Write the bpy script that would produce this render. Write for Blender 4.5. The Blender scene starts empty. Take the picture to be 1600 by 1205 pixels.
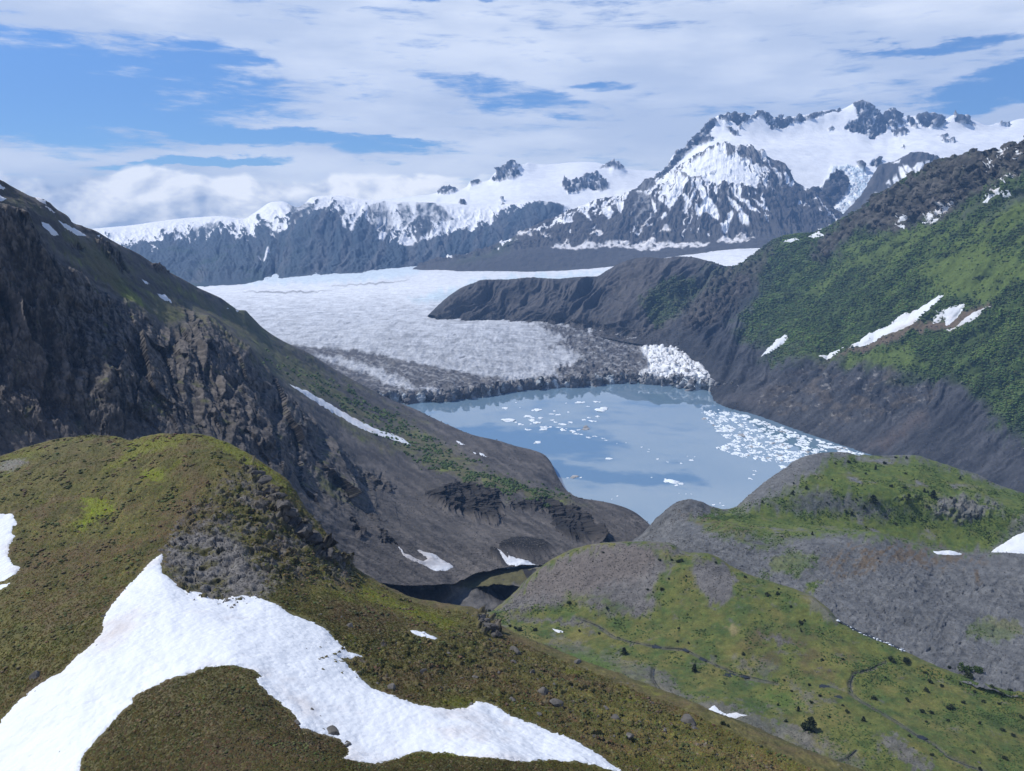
import bpy, math, random
import numpy as np
from mathutils import Vector, Matrix

RES = 1.0            # grid density factor
rng = np.random.default_rng(7)
random.seed(7)
C = bpy.context.scene.collection
f32 = np.float32

# ------------------------------------------------------------------ camera geometry (metres, lake at z = 0)
F, CU, CV = 1186.0, 800.0, 602.5
PITCH = math.radians(12.0)
CAMZ = 600.0
cp, sp = math.cos(PITCH), math.sin(PITCH)

def P3(u, v, d):
    """point seen at photo position u, v whose horizontal distance along the view is d metres"""
    x = (u - CU) / F
    y = (CV - v) / F
    dy = cp + y * sp
    dz = -sp + y * cp
    return (x / dy * d, d, CAMZ + dz / dy * d)

def Zp(u, v, z=0.0):
    """the same for a point at a known height"""
    y = (CV - v) / F
    dy = cp + y * sp
    dz = -sp + y * cp
    return (u, v, (z - CAMZ) * dy / dz)

def proj(P):
    x = P[..., 0]; y = P[..., 1]; z = P[..., 2] - CAMZ
    depth = np.maximum(y * cp - z * sp, 1e-3)
    up = y * sp + z * cp
    return CU + F * x / depth, CV - F * up / depth

# ------------------------------------------------------------------ noise
_r = np.random.default_rng(11)
_G = _r.normal(size=(32, 32, 32, 3)).astype(f32)
_G /= np.linalg.norm(_G, axis=-1, keepdims=True)
_G = _G.reshape(-1, 3)

def _noise(p):
    out = np.empty(len(p), f32)
    for a in range(0, len(p), 200000):
        q = p[a:a + 200000]
        i = np.floor(q).astype(np.int32)
        fr = (q - i).astype(f32)
        w = fr * fr * fr * (fr * (fr * 6 - 15) + 10)
        tot = 0
        for dx in (0, 1):
            wx = w[:, 0] if dx else 1 - w[:, 0]
            ix = ((i[:, 0] + dx) & 31) << 10
            for dy in (0, 1):
                wy = wx * (w[:, 1] if dy else 1 - w[:, 1])
                iy = ix + (((i[:, 1] + dy) & 31) << 5)
                for dz in (0, 1):
                    wz = wy * (w[:, 2] if dz else 1 - w[:, 2])
                    g = _G[iy + ((i[:, 2] + dz) & 31)]
                    tot = tot + wz * (g[:, 0] * (fr[:, 0] - dx) + g[:, 1] * (fr[:, 1] - dy) + g[:, 2] * (fr[:, 2] - dz))
        out[a:a + 200000] = tot
    return out * 1.5

def noise(x, y, z):
    sh = np.broadcast(x, y, z).shape
    p = np.stack([np.broadcast_to(np.asarray(c, f32), sh).ravel() for c in (x, y, z)], 1)
    return _noise(p).reshape(sh)

def fbm(x, y, z, o=4, gain=.5):
    t = 0; a = 1.0; s = 0
    for k in range(o):
        t = t + a * noise(x * (2.03 ** k) + 13.7 * k, y * (2.03 ** k) + 7.1 * k, z * (2.03 ** k) + 3.3 * k)
        s += a; a *= gain
    return t / s * 1.35

def ridged(x, y, z, o=4, gain=.55):
    t = 0; a = 1.0; s = 0
    for k in range(o):
        t = t + a * (1 - 2.2 * np.abs(noise(x * (2.03 ** k) + 5.7 * k, y * (2.03 ** k) + 9.1 * k, z * (2.03 ** k) + 1.3 * k)))
        s += a; a *= gain
    return t / s          # about -0.3 .. 1, ridges at 1

def facet(x, y, z, seed=0):
    """broken-rock noise: every cell is one tilted plane, so joints are sharp; about -0.6 .. 0.6"""
    sh = np.broadcast(x, y, z).shape
    p = np.stack([np.broadcast_to(np.asarray(c, f32), sh).ravel() for c in (x, y, z)], 1)
    rr_ = np.random.default_rng(900 + seed)
    J = rr_.random((4096, 3)).astype(f32); Nn = rr_.normal(size=(4096, 3)).astype(f32) * .75; H_ = (rr_.random(4096).astype(f32) - .5) * .55
    out = np.empty(len(p), f32)
    for a in range(0, len(p), 200000):
        q = p[a:a + 200000]; i = np.floor(q).astype(np.int32)
        best = np.full(len(q), 1e9, f32); val = np.zeros(len(q), f32)
        for dx in (-1, 0, 1):
            for dy in (-1, 0, 1):
                for dz in (-1, 0, 1):
                    ci = i + np.array([dx, dy, dz], np.int32)
                    k = (ci[:, 0] & 15) | ((ci[:, 1] & 15) << 4) | ((ci[:, 2] & 15) << 8)
                    df_ = q - ci - J[k]
                    d = np.einsum('ij,ij->i', df_, df_)
                    m_ = d < best
                    best = np.where(m_, d, best)
                    val = np.where(m_, np.einsum('ij,ij->i', df_, Nn[k]) + H_[k], val)
        out[a:a + 200000] = val
    return out.reshape(sh)

def sst(a, b, x):
    t = np.clip((x - a) / (b - a), 0, 1)
    return t * t * (3 - 2 * t)

def mix(a, b, m):
    a = np.asarray(a, f32); b = np.asarray(b, f32)
    return a * (1 - m[..., None]) + b * m[..., None]

def sdist(poly, U, V):
    """signed distance (px) to a polygon, positive inside"""
    p = np.asarray(poly, float)
    out = np.full(U.shape, -1e3)
    bx = (U > p[:, 0].min() - 40) & (U < p[:, 0].max() + 40) & (V > p[:, 1].min() - 40) & (V < p[:, 1].max() + 40)
    u = U[bx]; v = V[bx]
    if u.size == 0:
        return out
    d2 = np.full(u.shape, 1e9); ins = np.zeros(u.shape, bool)
    for k in range(len(p)):
        x0, y0 = p[k]; x1, y1 = p[(k + 1) % len(p)]
        ex, ey = x1 - x0, y1 - y0
        w = np.clip(((u - x0) * ex + (v - y0) * ey) / (ex * ex + ey * ey + 1e-9), 0, 1)
        d2 = np.minimum(d2, (u - x0 - w * ex) ** 2 + (v - y0 - w * ey) ** 2)
        c = ((y0 <= v) != (y1 <= v))
        xi = x0 + (v - y0) * ex / (ey if abs(ey) > 1e-9 else 1e-9)
        ins ^= c & (u < xi)
    d = np.sqrt(d2)
    out[bx] = np.where(ins, d, -d)
    return out

# ------------------------------------------------------------------ curve tools
def pchip(x, y, xi):
    """monotone cubic through y[k] at x[k]; y may have trailing dimensions"""
    x = np.asarray(x, float); y = np.asarray(y, float)
    sh = (-1,) + (1,) * (y.ndim - 1)
    h = np.diff(x).reshape(sh); dl = np.diff(y, axis=0) / h
    m = np.zeros_like(y)
    if len(x) == 2:
        m[:] = dl[0]
    else:
        w1 = 2 * h[1:] + h[:-1]; w2 = h[1:] + 2 * h[:-1]
        a, b = dl[:-1], dl[1:]
        with np.errstate(divide='ignore', invalid='ignore'):
            hm = (w1 + w2) / (w1 / a + w2 / b)
        m[1:-1] = np.where(a * b > 0, np.nan_to_num(hm), 0)
        m[0] = dl[0]; m[-1] = dl[-1]
    k = np.clip(np.searchsorted(x, xi, side='right') - 1, 0, len(x) - 2)
    hh = np.diff(x)[k]
    t = ((xi - x[k]) / hh).reshape(sh); hh = hh.reshape(sh)
    return (y[k] * (1 + 2 * t) * (1 - t) ** 2 + m[k] * hh * t * (1 - t) ** 2
            + y[k + 1] * t * t * (3 - 2 * t) + m[k + 1] * hh * t * t * (t - 1))

def catmull(x, y, xi):
    x = np.asarray(x, float); y = np.asarray(y, float)
    sh = (-1,) + (1,) * (y.ndim - 1)
    m = np.gradient(y, x, axis=0)
    k = np.clip(np.searchsorted(x, xi, side='right') - 1, 0, len(x) - 2)
    hh = np.diff(x)[k]
    t = ((xi - x[k]) / hh).reshape(sh); hh = hh.reshape(sh)
    return (y[k] * (1 + 2 * t) * (1 - t) ** 2 + m[k] * hh * t * (1 - t) ** 2
            + y[k + 1] * t * t * (3 - 2 * t) + m[k + 1] * hh * t * t * (t - 1))

class Sheet:
    """a landform: a grid of world points lofted through traced crest, break-of-slope and foot lines"""
    def __init__(s, rows, ns, nt, back=(), smooth=True, P=None):
        ns = int(ns * RES); nt = int(nt * RES)
        if P is not None:
            s.P = P; s.nb = 0
            s.r = np.linspace(0, 1, P.shape[0])[:, None] * np.ones((1, P.shape[1]))
        else:
            sv = np.linspace(0, 1, ns)
            L = []
            for row in rows:
                a = np.asarray(row, float)
                q = (a[:, 0] - a[0, 0]) / (a[-1, 0] - a[0, 0])
                u = a[0, 0] + sv * (a[-1, 0] - a[0, 0])
                v = pchip(q, a[:, 1], sv)
                d = np.exp(pchip(q, np.log(a[:, 2]), sv))
                L.append(np.stack(P3(u, v, d), -1))
            pre = []
            for dd, dz in back[::-1]:
                b = L[0].copy()
                n = b[:, :2] / np.linalg.norm(b[:, :2], axis=1, keepdims=True)
                b[:, :2] += n * dd; b[:, 2] -= dz
                pre.append(b)
            s.nb = len(pre)
            A = np.stack(pre + L, 0)
            px = [proj(a) for a in L]
            w = [np.hypot(px[k + 1][0] - px[k][0], px[k + 1][1] - px[k][1]).mean() for k in range(len(L) - 1)]
            w = [14.0] * len(pre) + [max(x, 6) for x in w]
            x = np.concatenate([[0], np.cumsum(w)])
            xi = np.linspace(0, x[-1], nt)
            xi = np.unique(np.concatenate([xi, x]))
            s.P = (pchip if smooth else catmull)(x, A, xi)
            s.r = (np.interp(xi, x, np.arange(len(x))) - s.nb)[:, None] * np.ones((1, ns))
        s.sh = s.P.shape[:2]
        s.s = np.linspace(0, 1, s.sh[1])[None, :] * np.ones((s.sh[0], 1))
        s.base = s.P.copy()
        s.U, s.V = proj(s.P)
        s.U0, s.V0 = s.U.copy(), s.V.copy()
        s.px = np.maximum(s.P[..., 1], 10) / F          # metres per photo pixel
        s.normals()
    def normals(s):
        a = np.gradient(s.P, axis=1); b = np.gradient(s.P, axis=0)
        n = np.cross(a, b)
        n /= np.linalg.norm(n, axis=-1, keepdims=True) + 1e-9
        s.N = n * np.sign(np.sum(n * (np.array([0, 0, CAMZ + 300]) - s.P), -1, keepdims=True) + 1e-9)
        s.N = np.where((s.N[..., 2:3] < -.2), -s.N, s.N)
    def push(s, d, vertical=0.0, along=None):
        if along is not None:
            s.P = s.P + d[..., None] * np.array(along); s.normals(); return
        n = s.N.copy()
        if vertical:
            n = n * (1 - vertical) + np.array([0, 0, 1.0]) * vertical
        s.P = s.P + n * d[..., None]
        s.normals()
    def w(s, k=1.0):
        q = s.base / k
        return q[..., 0], q[..., 1], q[..., 2]
    def pm(s, poly, soft=3.0, wob=4.0, lam=14.0):
        """soft, ragged mask of a traced patch"""
        if not hasattr(s, '_wb'):
            q = s.base / (s.px[..., None] * 12.0)
            s._wb = (fbm(q[..., 0], q[..., 1], q[..., 2], 4, .6), fbm(q[..., 0] + 50, q[..., 1], q[..., 2], 4, .6))
        return sst(-soft, soft, sdist(poly, s.U + wob * 2 * s._wb[0], s.V + wob * 2 * s._wb[1]))
    def gully(s, lam, o=4, stretch=7.0, seed=0.0, fn=ridged):
        """noise drawn out along the fall line"""
        n = s.N.reshape(-1, 3).mean(0)
        g = n[:2] / (np.linalg.norm(n[:2]) + 1e-9)
        c = s.base[..., 0] * -g[1] + s.base[..., 1] * g[0]
        a = s.base[..., 0] * g[0] + s.base[..., 1] * g[1]
        wv = fbm(*s.w(lam * 3), 3) * lam * .8
        return fn((c + wv) / lam + seed, a / (lam * stretch), s.base[..., 2] / (lam * stretch), o)
    def fall(s, lam, lean=0.0, stretch=6.0, o=4, seed=0.0, fn=ridged, warp=.6, ctr=None):
        """noise drawn out along the fall line, which leans on this face; lam in photo pixels at the face's distance"""
        U, V = s.U0, s.V0
        if ctr:
            c = np.arctan2(U - ctr[0], np.maximum(V - ctr[1], 20)) * ctr[2]; a = V
        else:
            h = math.hypot(1, lean); c = (U + lean * V) / h; a = (V - lean * U) / h
        c = c + fbm(U / (lam * 4), V / (lam * 4), U * 0 + seed, 4, .6) * lam * warp * 2
        return fn(c / lam + seed * 3.1, a / (lam * stretch), U * 0 + seed, o)
    def mesh(s, name, mat, col, label, cat, kind='structure', smooth=True):
        o = grid_obj(name, s.P, mat, col, smooth)
        tag(o, label, cat, kind=kind)
        s.o = o
        return o

def tag(o, label=None, cat=None, group=None, kind=None):
    if label: o['label'] = label
    if cat: o['category'] = cat
    if group: o['group'] = group
    if kind: o['kind'] = kind
    return o

def raw_mesh(name, verts, faces, mat, col=None, smooth=True, parent=None):
    """faces: int array (n, 3) or (n, 4)"""
    me = bpy.data.meshes.new(name)
    faces = np.asarray(faces, np.int32)
    n, k = faces.shape
    me.vertices.add(len(verts)); me.vertices.foreach_set('co', np.asarray(verts, f32).ravel())
    me.loops.add(n * k); me.loops.foreach_set('vertex_index', faces.ravel())
    me.polygons.add(n); me.polygons.foreach_set('loop_start', np.arange(0, n * k, k, dtype=np.int32))
    me.polygons.foreach_set('use_smooth', np.full(n, smooth, bool))
    if col is not None:
        at = me.attributes.new('Col', 'FLOAT_COLOR', 'POINT')
        c = np.ones((len(verts), 4), f32); c[:, :3] = np.asarray(col, f32).reshape(-1, 3)
        at.data.foreach_set('color', c.ravel())
    me.update(calc_edges=True); me.validate()
    if mat: me.materials.append(mat)
    o = bpy.data.objects.new(name, me); C.objects.link(o)
    if parent: o.parent = parent
    return o

def grid_obj(name, P, mat, col=None, smooth=True, keep=None):
    h, w = P.shape[:2]
    idx = np.arange(h * w, dtype=np.int32).reshape(h, w)
    q = np.stack([idx[:-1, :-1], idx[:-1, 1:], idx[1:, 1:], idx[1:, :-1]], -1).reshape(-1, 4)
    v = P.reshape(-1, 3); c = None if col is None else np.asarray(col).reshape(-1, 3)
    if keep is not None:
        q = q[keep.ravel()]
        used = np.unique(q); mp = np.zeros(h * w, np.int32); mp[used] = np.arange(len(used))
        q = mp[q]; v = v[used]; c = None if c is None else c[used]
    # wind so that faces look up / to the camera
    a = v[q[:, 1]] - v[q[:, 0]]; b = v[q[:, 3]] - v[q[:, 0]]
    if np.sum(np.cross(a, b) * (np.array([0, 0, CAMZ + 300]) - v[q[:, 0]])) < 0:
        q = q[:, ::-1]
    return raw_mesh(name, v, q, mat, c, smooth)

# ------------------------------------------------------------------ materials
def nt_new(name):
    m = bpy.data.materials.new(name); m.use_nodes = True
    t = m.node_tree; t.nodes.clear()
    return m, t, t.nodes, t.links

def ground_mat(name, s_fine, s_mid, vary=.45, bump=.6, dist=.3, rough=.92, spec=.25, tint=None):
    """albedo from the point colours, broken up by two noises in world metres; bump from the same"""
    m, t, N, L = nt_new(name)
    out = N.new('ShaderNodeOutputMaterial'); b = N.new('ShaderNodeBsdfPrincipled')
    b.inputs['Roughness'].default_value = rough
    b.inputs['Specular IOR Level'].default_value = spec
    at = N.new('ShaderNodeAttribute'); at.attribute_name = 'Col'
    tc = N.new('ShaderNodeTexCoord')
    def nz(sc, det, ro=.6):
        n = N.new('ShaderNodeTexNoise'); n.inputs['Scale'].default_value = 1 / sc
        n.inputs['Detail'].default_value = det; n.inputs['Roughness'].default_value = ro
        L.new(tc.outputs['Object'], n.inputs['Vector']); return n
    n1 = nz(s_fine, 5, .7); n2 = nz(s_mid, 6)
    ad = N.new('ShaderNodeMath'); ad.operation = 'MULTIPLY_ADD'
    L.new(n1.outputs['Fac'], ad.inputs[0]); ad.inputs[1].default_value = .6
    mu = N.new('ShaderNodeMath'); mu.operation = 'MULTIPLY'; mu.inputs[1].default_value = .4
    L.new(n2.outputs['Fac'], mu.inputs[0]); L.new(mu.outputs[0], ad.inputs[2])
    mr = N.new('ShaderNodeMapRange'); mr.inputs['From Min'].default_value = .3; mr.inputs['From Max'].default_value = .7
    mr.inputs['To Min'].default_value = 1 - vary; mr.inputs['To Max'].default_value = 1 + vary
    L.new(ad.outputs[0], mr.inputs['Value'])
    mx = N.new('ShaderNodeMix'); mx.data_type = 'RGBA'; mx.blend_type = 'MULTIPLY'; mx.inputs['Factor'].default_value = 1
    L.new(at.outputs['Color'], mx.inputs[6]); L.new(mr.outputs[0], mx.inputs[7])
    L.new(mx.outputs[2], b.inputs['Base Color'])
    if bump:
        bp = N.new('ShaderNodeBump'); bp.inputs['Strength'].default_value = bump; bp.inputs['Distance'].default_value = dist
        L.new(ad.outputs[0], bp.inputs['Height']); L.new(bp.outputs[0], b.inputs['Normal'])
    L.new(b.outputs[0], out.inputs[0])
    return m

def snow_mat(name, scale, dirt=(.5, .45, .42), amt=.12, bump=.35, dist=.25):
    m, t, N, L = nt_new(name)
    out = N.new('ShaderNodeOutputMaterial'); b = N.new('ShaderNodeBsdfPrincipled')
    b.inputs['Roughness'].default_value = .7; b.inputs['Specular IOR Level'].default_value = .3
    tc = N.new('ShaderNodeTexCoord')
    n = N.new('ShaderNodeTexNoise'); n.inputs['Scale'].default_value = .06 / scale; n.inputs['Detail'].default_value = 8
    n.inputs['Roughness'].default_value = .65
    L.new(tc.outputs['Object'], n.inputs['Vector'])
    cr = N.new('ShaderNodeValToRGB')
    cr.color_ramp.elements[0].position = .55 - amt; cr.color_ramp.elements[0].color = (.62, .66, .71, 1)
    cr.color_ramp.elements[1].position = .80; cr.color_ramp.elements[1].color = dirt + (1,)
    L.new(n.outputs['Fac'], cr.inputs['Fac']); L.new(cr.outputs[0], b.inputs['Base Color'])
    n2 = N.new('ShaderNodeTexVoronoi'); n2.feature = 'SMOOTH_F1'; n2.inputs['Scale'].default_value = .9 / scale
    n2.inputs['Randomness'].default_value = 1
    n3 = N.new('ShaderNodeTexNoise'); n3.inputs['Scale'].default_value = .4 / scale; n3.inputs['Detail'].default_value = 5
    L.new(tc.outputs['Object'], n3.inputs['Vector'])
    va = N.new('ShaderNodeMix'); va.data_type = 'VECTOR'; va.inputs['Factor'].default_value = .2
    sc = N.new('ShaderNodeVectorMath'); sc.operation = 'MULTIPLY_ADD'
    L.new(n3.outputs['Color'], sc.inputs[0]); sc.inputs[1].default_value = (1.4 * scale,) * 3; L.new(tc.outputs['Object'], sc.inputs[2])
    L.new(sc.outputs[0], n2.inputs['Vector'])
    N.remove(va)
    bp = N.new('ShaderNodeBump'); bp.inputs['Strength'].default_value = bump; bp.inputs['Distance'].default_value = dist * scale
    L.new(n2.outputs['Distance'], bp.inputs['Height'])
    bp2 = N.new('ShaderNodeBump'); bp2.inputs['Strength'].default_value = bump; bp2.inputs['Distance'].default_value = dist * scale * 1.5
    L.new(n3.outputs['Fac'], bp2.inputs['Height']); L.new(bp.outputs[0], bp2.inputs['Normal'])
    L.new(bp2.outputs[0], b.inputs['Normal'])
    L.new(b.outputs[0], out.inputs[0])
    return m

def plain_mat(name, col, var=.3, scale=1.0, rough=.85, bump=.3, dist=.1):
    m, t, N, L = nt_new(name)
    out = N.new('ShaderNodeOutputMaterial'); b = N.new('ShaderNodeBsdfPrincipled'); b.inputs['Roughness'].default_value = rough
    b.inputs['Specular IOR Level'].default_value = .25
    tc = N.new('ShaderNodeTexCoord'); n = N.new('ShaderNodeTexNoise'); n.inputs['Scale'].default_value = 1 / scale; n.inputs['Detail'].default_value = 6
    L.new(tc.outputs['Object'], n.inputs['Vector'])
    cr = N.new('ShaderNodeValToRGB')
    cr.color_ramp.elements[0].position = .3; cr.color_ramp.elements[0].color = tuple(c * (1 - var) for c in col) + (1,)
    cr.color_ramp.elements[1].position = .7; cr.color_ramp.elements[1].color = tuple(c * (1 + var) for c in col) + (1,)
    L.new(n.outputs['Fac'], cr.inputs['Fac']); L.new(cr.outputs[0], b.inputs['Base Color'])
    bp = N.new('ShaderNodeBump'); bp.inputs['Strength'].default_value = bump; bp.inputs['Distance'].default_value = dist
    L.new(n.outputs['Fac'], bp.inputs['Height']); L.new(bp.outputs[0], b.inputs['Normal'])
    L.new(b.outputs[0], out.inputs[0])
    return m

M_hill = ground_mat('tundra', .6, 3.0, .6, 1.0, .4)
def grass_mat(name):
    m, t, N, L = nt_new(name)
    out = N.new('ShaderNodeOutputMaterial'); a = N.new('ShaderNodeBsdfDiffuse'); b = N.new('ShaderNodeBsdfTranslucent'); mx = N.new('ShaderNodeMixShader')
    at = N.new('ShaderNodeAttribute'); at.attribute_name = 'Col'
    nz = N.new('ShaderNodeTexNoise'); nz.inputs['Scale'].default_value = 2
    hs = N.new('ShaderNodeHueSaturation'); L.new(nz.outputs['Fac'], hs.inputs['Value']); L.new(at.outputs['Color'], hs.inputs['Color'])
    ml = N.new('ShaderNodeMath'); ml.operation = 'MULTIPLY'; ml.inputs[1].default_value = 2; L.new(nz.outputs['Fac'], ml.inputs[0]); L.new(ml.outputs[0], hs.inputs['Value'])
    L.new(hs.outputs[0], a.inputs[0]); L.new(hs.outputs[0], b.inputs[0]); mx.inputs[0].default_value = .12
    L.new(a.outputs[0], mx.inputs[1]); L.new(b.outputs[0], mx.inputs[2]); L.new(mx.outputs[0], out.inputs[0])
    return m
M_grass = grass_mat('grass_blades')
M_scrub = ground_mat('scrub_leaves', 2, 12, .5, 0)
M_valley = ground_mat('valley_ground', .9, 7, .6, .9, .6)
M_left = ground_mat('mountain_ground', 3, 20, .45, .8, 1.2)
M_right = ground_mat('slope_ground', 5, 30, .4, .7, 2.0)
M_far = ground_mat('far_mountain', 14, 90, .22, .5, 6)
M_ice = ground_mat('glacier_ice', 7, 40, .3, .8, 4, rough=.7)
M_snow = snow_mat('snow_near', 1.6, amt=.02, bump=.8)
M_snow_mid = snow_mat('snow_mid', 5, dirt=(.5, .42, .38), amt=.04)
M_snow_dirty = snow_mat('snow_dirty', 6, dirt=(.22, .17, .14), amt=.13)
M_boulder = plain_mat('boulder_rock', (.105, .10, .092), .5, .7, .9, .8, .15)
M_crag = plain_mat('crag_rock', (.085, .08, .075), .5, 1.6, .9, .9, .4)
M_needle = plain_mat('conifer_needles', (.034, .048, .020), .4, .6, .8)
M_bark = plain_mat('bark', (.08, .06, .045), .3, .2)
M_alder = plain_mat('alder_leaves', (.036, .068, .018), .55, 16, .75, 0)
M_alder2 = plain_mat('bush_leaves', (.05, .085, .02), .5, 8, .75, 0)
M_berg = plain_mat('berg_ice', (.72, .78, .82), .15, 6, .5, .4, .6)
M_dirty = plain_mat('dirty_ice', (.30, .30, .30), .6, 4, .7, .5, .6)

# ================================================================== the landforms
# --- far range on the left, snow on its crest -----------------------------------------------------
A = Sheet([
    [(40,372,9300),(100,362,9300),(150,357,9300),(205,352,9300),(255,345,9400),(300,340,9500),(345,338,9500),(380,342,9500),(400,331,9500),(425,316,9400),(440,315,9400),
     (465,324,9300),(476,318,9200),(487,309,9000),(500,307,9100),(530,306,9200),(560,311,9300),(600,314,9300),(650,316,9300),(700,318,9400),(760,322,9500),(800,318,9600),(835,314,9700),(860,315,9700),(885,322,9800),(920,345,9900),(960,352,9900)],
    [(40,385,8000),(190,384,7900),(260,376,7900),(300,383,7800),(340,368,8000),(400,364,8000),(440,350,8100),(490,340,8000),(560,352,8100),(640,366,8200),(700,362,8400),(760,348,8600),(800,336,8800),(850,328,9000),(900,345,9200),(960,362,9300)],
    [(40,415,6300),(200,414,6500),(310,410,6600),(450,402,7000),(560,402,7200),(640,396,7600),(720,385,8000),(800,368,8300),(860,352,8600),(960,372,8900)],
    [(40,464,5000),(200,458,5250),(310,449,5420),(450,441,6000),(560,434,6500),(640,425,7150),(720,414,7600),(800,396,8000),(860,378,8400),(960,384,8600)],
], 800, 230, back=[(500, 60), (1500, 900)])
gl = .5 * A.fall(30, .5, 3.5, 4, 1.0, warp=1.0) + .5 * A.fall(34, -.6, 3.5, 4, 5.0, warp=1.0); gl2 = .5 * A.fall(9, .45, 5, 3, 9.0, warp=1.0) + .5 * A.fall(8, -.5, 5, 3, 2.0, warp=1.0)
am = sst(-.05, .5, A.r) * sst(3.0, 2.5, A.r)
A.push((gl * 85 + gl2 * 20 - 55) * am * sst(-.05, .8, A.r) + fbm(*A.w(60), 4) * 12 * am)
q = A.r + 1.0 * (gl - .45) + .34 * fbm(A.U0 / 26, A.V0 / 20, A.U0 * 0, 5, .6) + .75 * (gl2 - .4)
edge = np.interp(A.U, [40, 300, 430, 470, 520, 600, 660, 720, 800, 900], [1.0, .95, .9, .78, .68, .75, .92, 1.0, .85, .4])
sn = sst(edge + .05, edge - .05, q)
low = mix((.046, .070, .098), (.095, .108, .128), sst(.0, .6, A.fall(16, .3, 9, 4, 4.0, fbm) + .25 * sst(380, 560, A.U)))  # blue haze and dim light mixed into the rock colour itself
grn = sst(.0, .4, fbm(*A.w(300), 4)) * sst(1.0, 1.5, A.r) * sst(560, 300, A.U)
low = mix(low, (.030, .062, .055), grn * .6)
stk = sst(-.1, .5, .6 * gl2 + .5 * fbm(A.U0 / 7, A.V0 / 12, A.U0 * 0, 4, .6) - .1)
for pl in ([(450,322),(470,316),(488,318),(496,332),(505,350),(480,352),(455,345)], [(505,322),(512,326),(516,345),(508,350)], [(576,322),(600,314),(610,330),(616,355),(596,362),(580,350)], [(620,318),(640,316),(645,345),(630,352)], [(650,312),(672,312),(690,322),(712,344),(690,345),(670,348),(655,355),(650,335)], [(285,372),(320,350),(345,344),(340,356),(310,372)], [(790,335),(830,322),(850,312),(868,322),(860,345),(820,350),(795,352)]):
    sn = sn * (1 - A.pm(pl, 2, 3) * (1 - .75 * stk))
for pl in ([(523,318),(555,314),(560,340),(548,362),(535,350)], [(622,378),(626,362),(630,374),(645,369),(644,377),(630,382)], [(652,375),(668,362),(690,352),(712,346),(700,362),(676,372)], [(410,352),(440,345),(452,350),(430,362)]):
    sn = np.maximum(sn, A.pm(pl, 1.5, 3) * sst(.9, .5, stk))
colA = mix(low, (.84, .86, .88), sn)
for pl in ([(380,440-70),(372,371),(380,368)], [(412,402),(419,388),(422,394),(414,406)], [(403,400),(405,397),(407,402)], [(624,378),(632,360),(640,372),(650,370),(645,380)], [(590,372),(600,352),(606,360),(598,374)]):
    colA = mix(colA, (.8, .82, .85), A.pm(pl, 1.5, 1.2))
A.mesh('mountain', M_far, colA, 'long blue mountain range left of centre with a snowy crest above the glacier', 'mountain')

# --- ice cap plateau behind it with rock peaks -----------------------------------------------------
B = Sheet([
    [(560,318,12300),(600,311,12300),(640,308,12300),(682,302,12300),(690,294,12200),(703,293,12200),(712,298,12300),(730,292,12300),(735,284,12300),(748,284,12300),(763,282,12200),(772,272,12100),(785,262,12000),(797,252,12000),(806,253,12000),(815,258,12200),(826,254,12500),
     (840,257,12700),(870,256,13000),(910,253,13000),(936,256,12800),(950,258,12600),(958,251,12500),(967,252,12500),(978,263,12600),(1010,267,12800),(1060,268,12800),(1120,270,12800)],
    [(560,322,11600),(690,306,11500),(765,292,11400),(800,280,11400),(860,275,11600),(910,268,11700),(970,280,11600),(1030,290,11600),(1120,300,11600)],
    [(560,335,10300),(690,325,10400),(765,318,10400),(810,312,10400),(870,302,10600),(920,303,10600),(970,308,10400),(1030,315,10400),(1120,320,10400)],
    [(560,380,9600),(690,370,9700),(800,360,9800),(900,355,9800),(1000,360,9700),(1120,370,9700)],
], 500, 150, back=[(600, 90), (1800, 900)])
rk = np.zeros(B.sh)
for pl in ([(768,281),(785,262),(797,250),(812,258),(806,266),(814,274),(802,281),(785,282),(773,284)], [(684,302),(690,292),(712,292),(716,299),(700,303)], [(735,285),(748,282),(752,286),(738,291)],
           [(938,262),(950,258),(960,248),(977,264),(955,263)], [(878,290),(882,278),(890,282),(905,282),(916,278),(934,270),(950,286),(952,294),(940,300),(920,296),(900,301),(888,302)],
           [(780,310),(786,308),(788,313),(782,314)], [(716,318),(726,316),(732,326),(722,326)], [(783,325),(787,322),(786,328)], [(822,327),(838,318),(852,319),(848,328)]):
    rk = np.maximum(rk, B.pm(pl, 1.2, 2.2))
rr = ridged(*B.w(150), 5)
crB = sst(.0, .35, B.r)
B.push((rk * (rr * 90 - 20) * crB + (1 - rk) * fbm(*B.w(400), 3) * 14))
B.push(rk * (fbm(*B.w(60), 3) * 10 + facet(*B.w(100), 5) * 34) * (.3 + .7 * crB))
streak = sst(.62, .8, ridged(B.base[..., 0] / 90, B.base[..., 1] / 300, B.base[..., 2] / 260, 3))
colB = mix((.86, .88, .90), (.062, .064, .07), rk * (1 - .75 * streak))
B.mesh('mountain', M_far, colB, 'distant white ice cap with a few dark rock peaks under the clouds', 'mountain')

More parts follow.
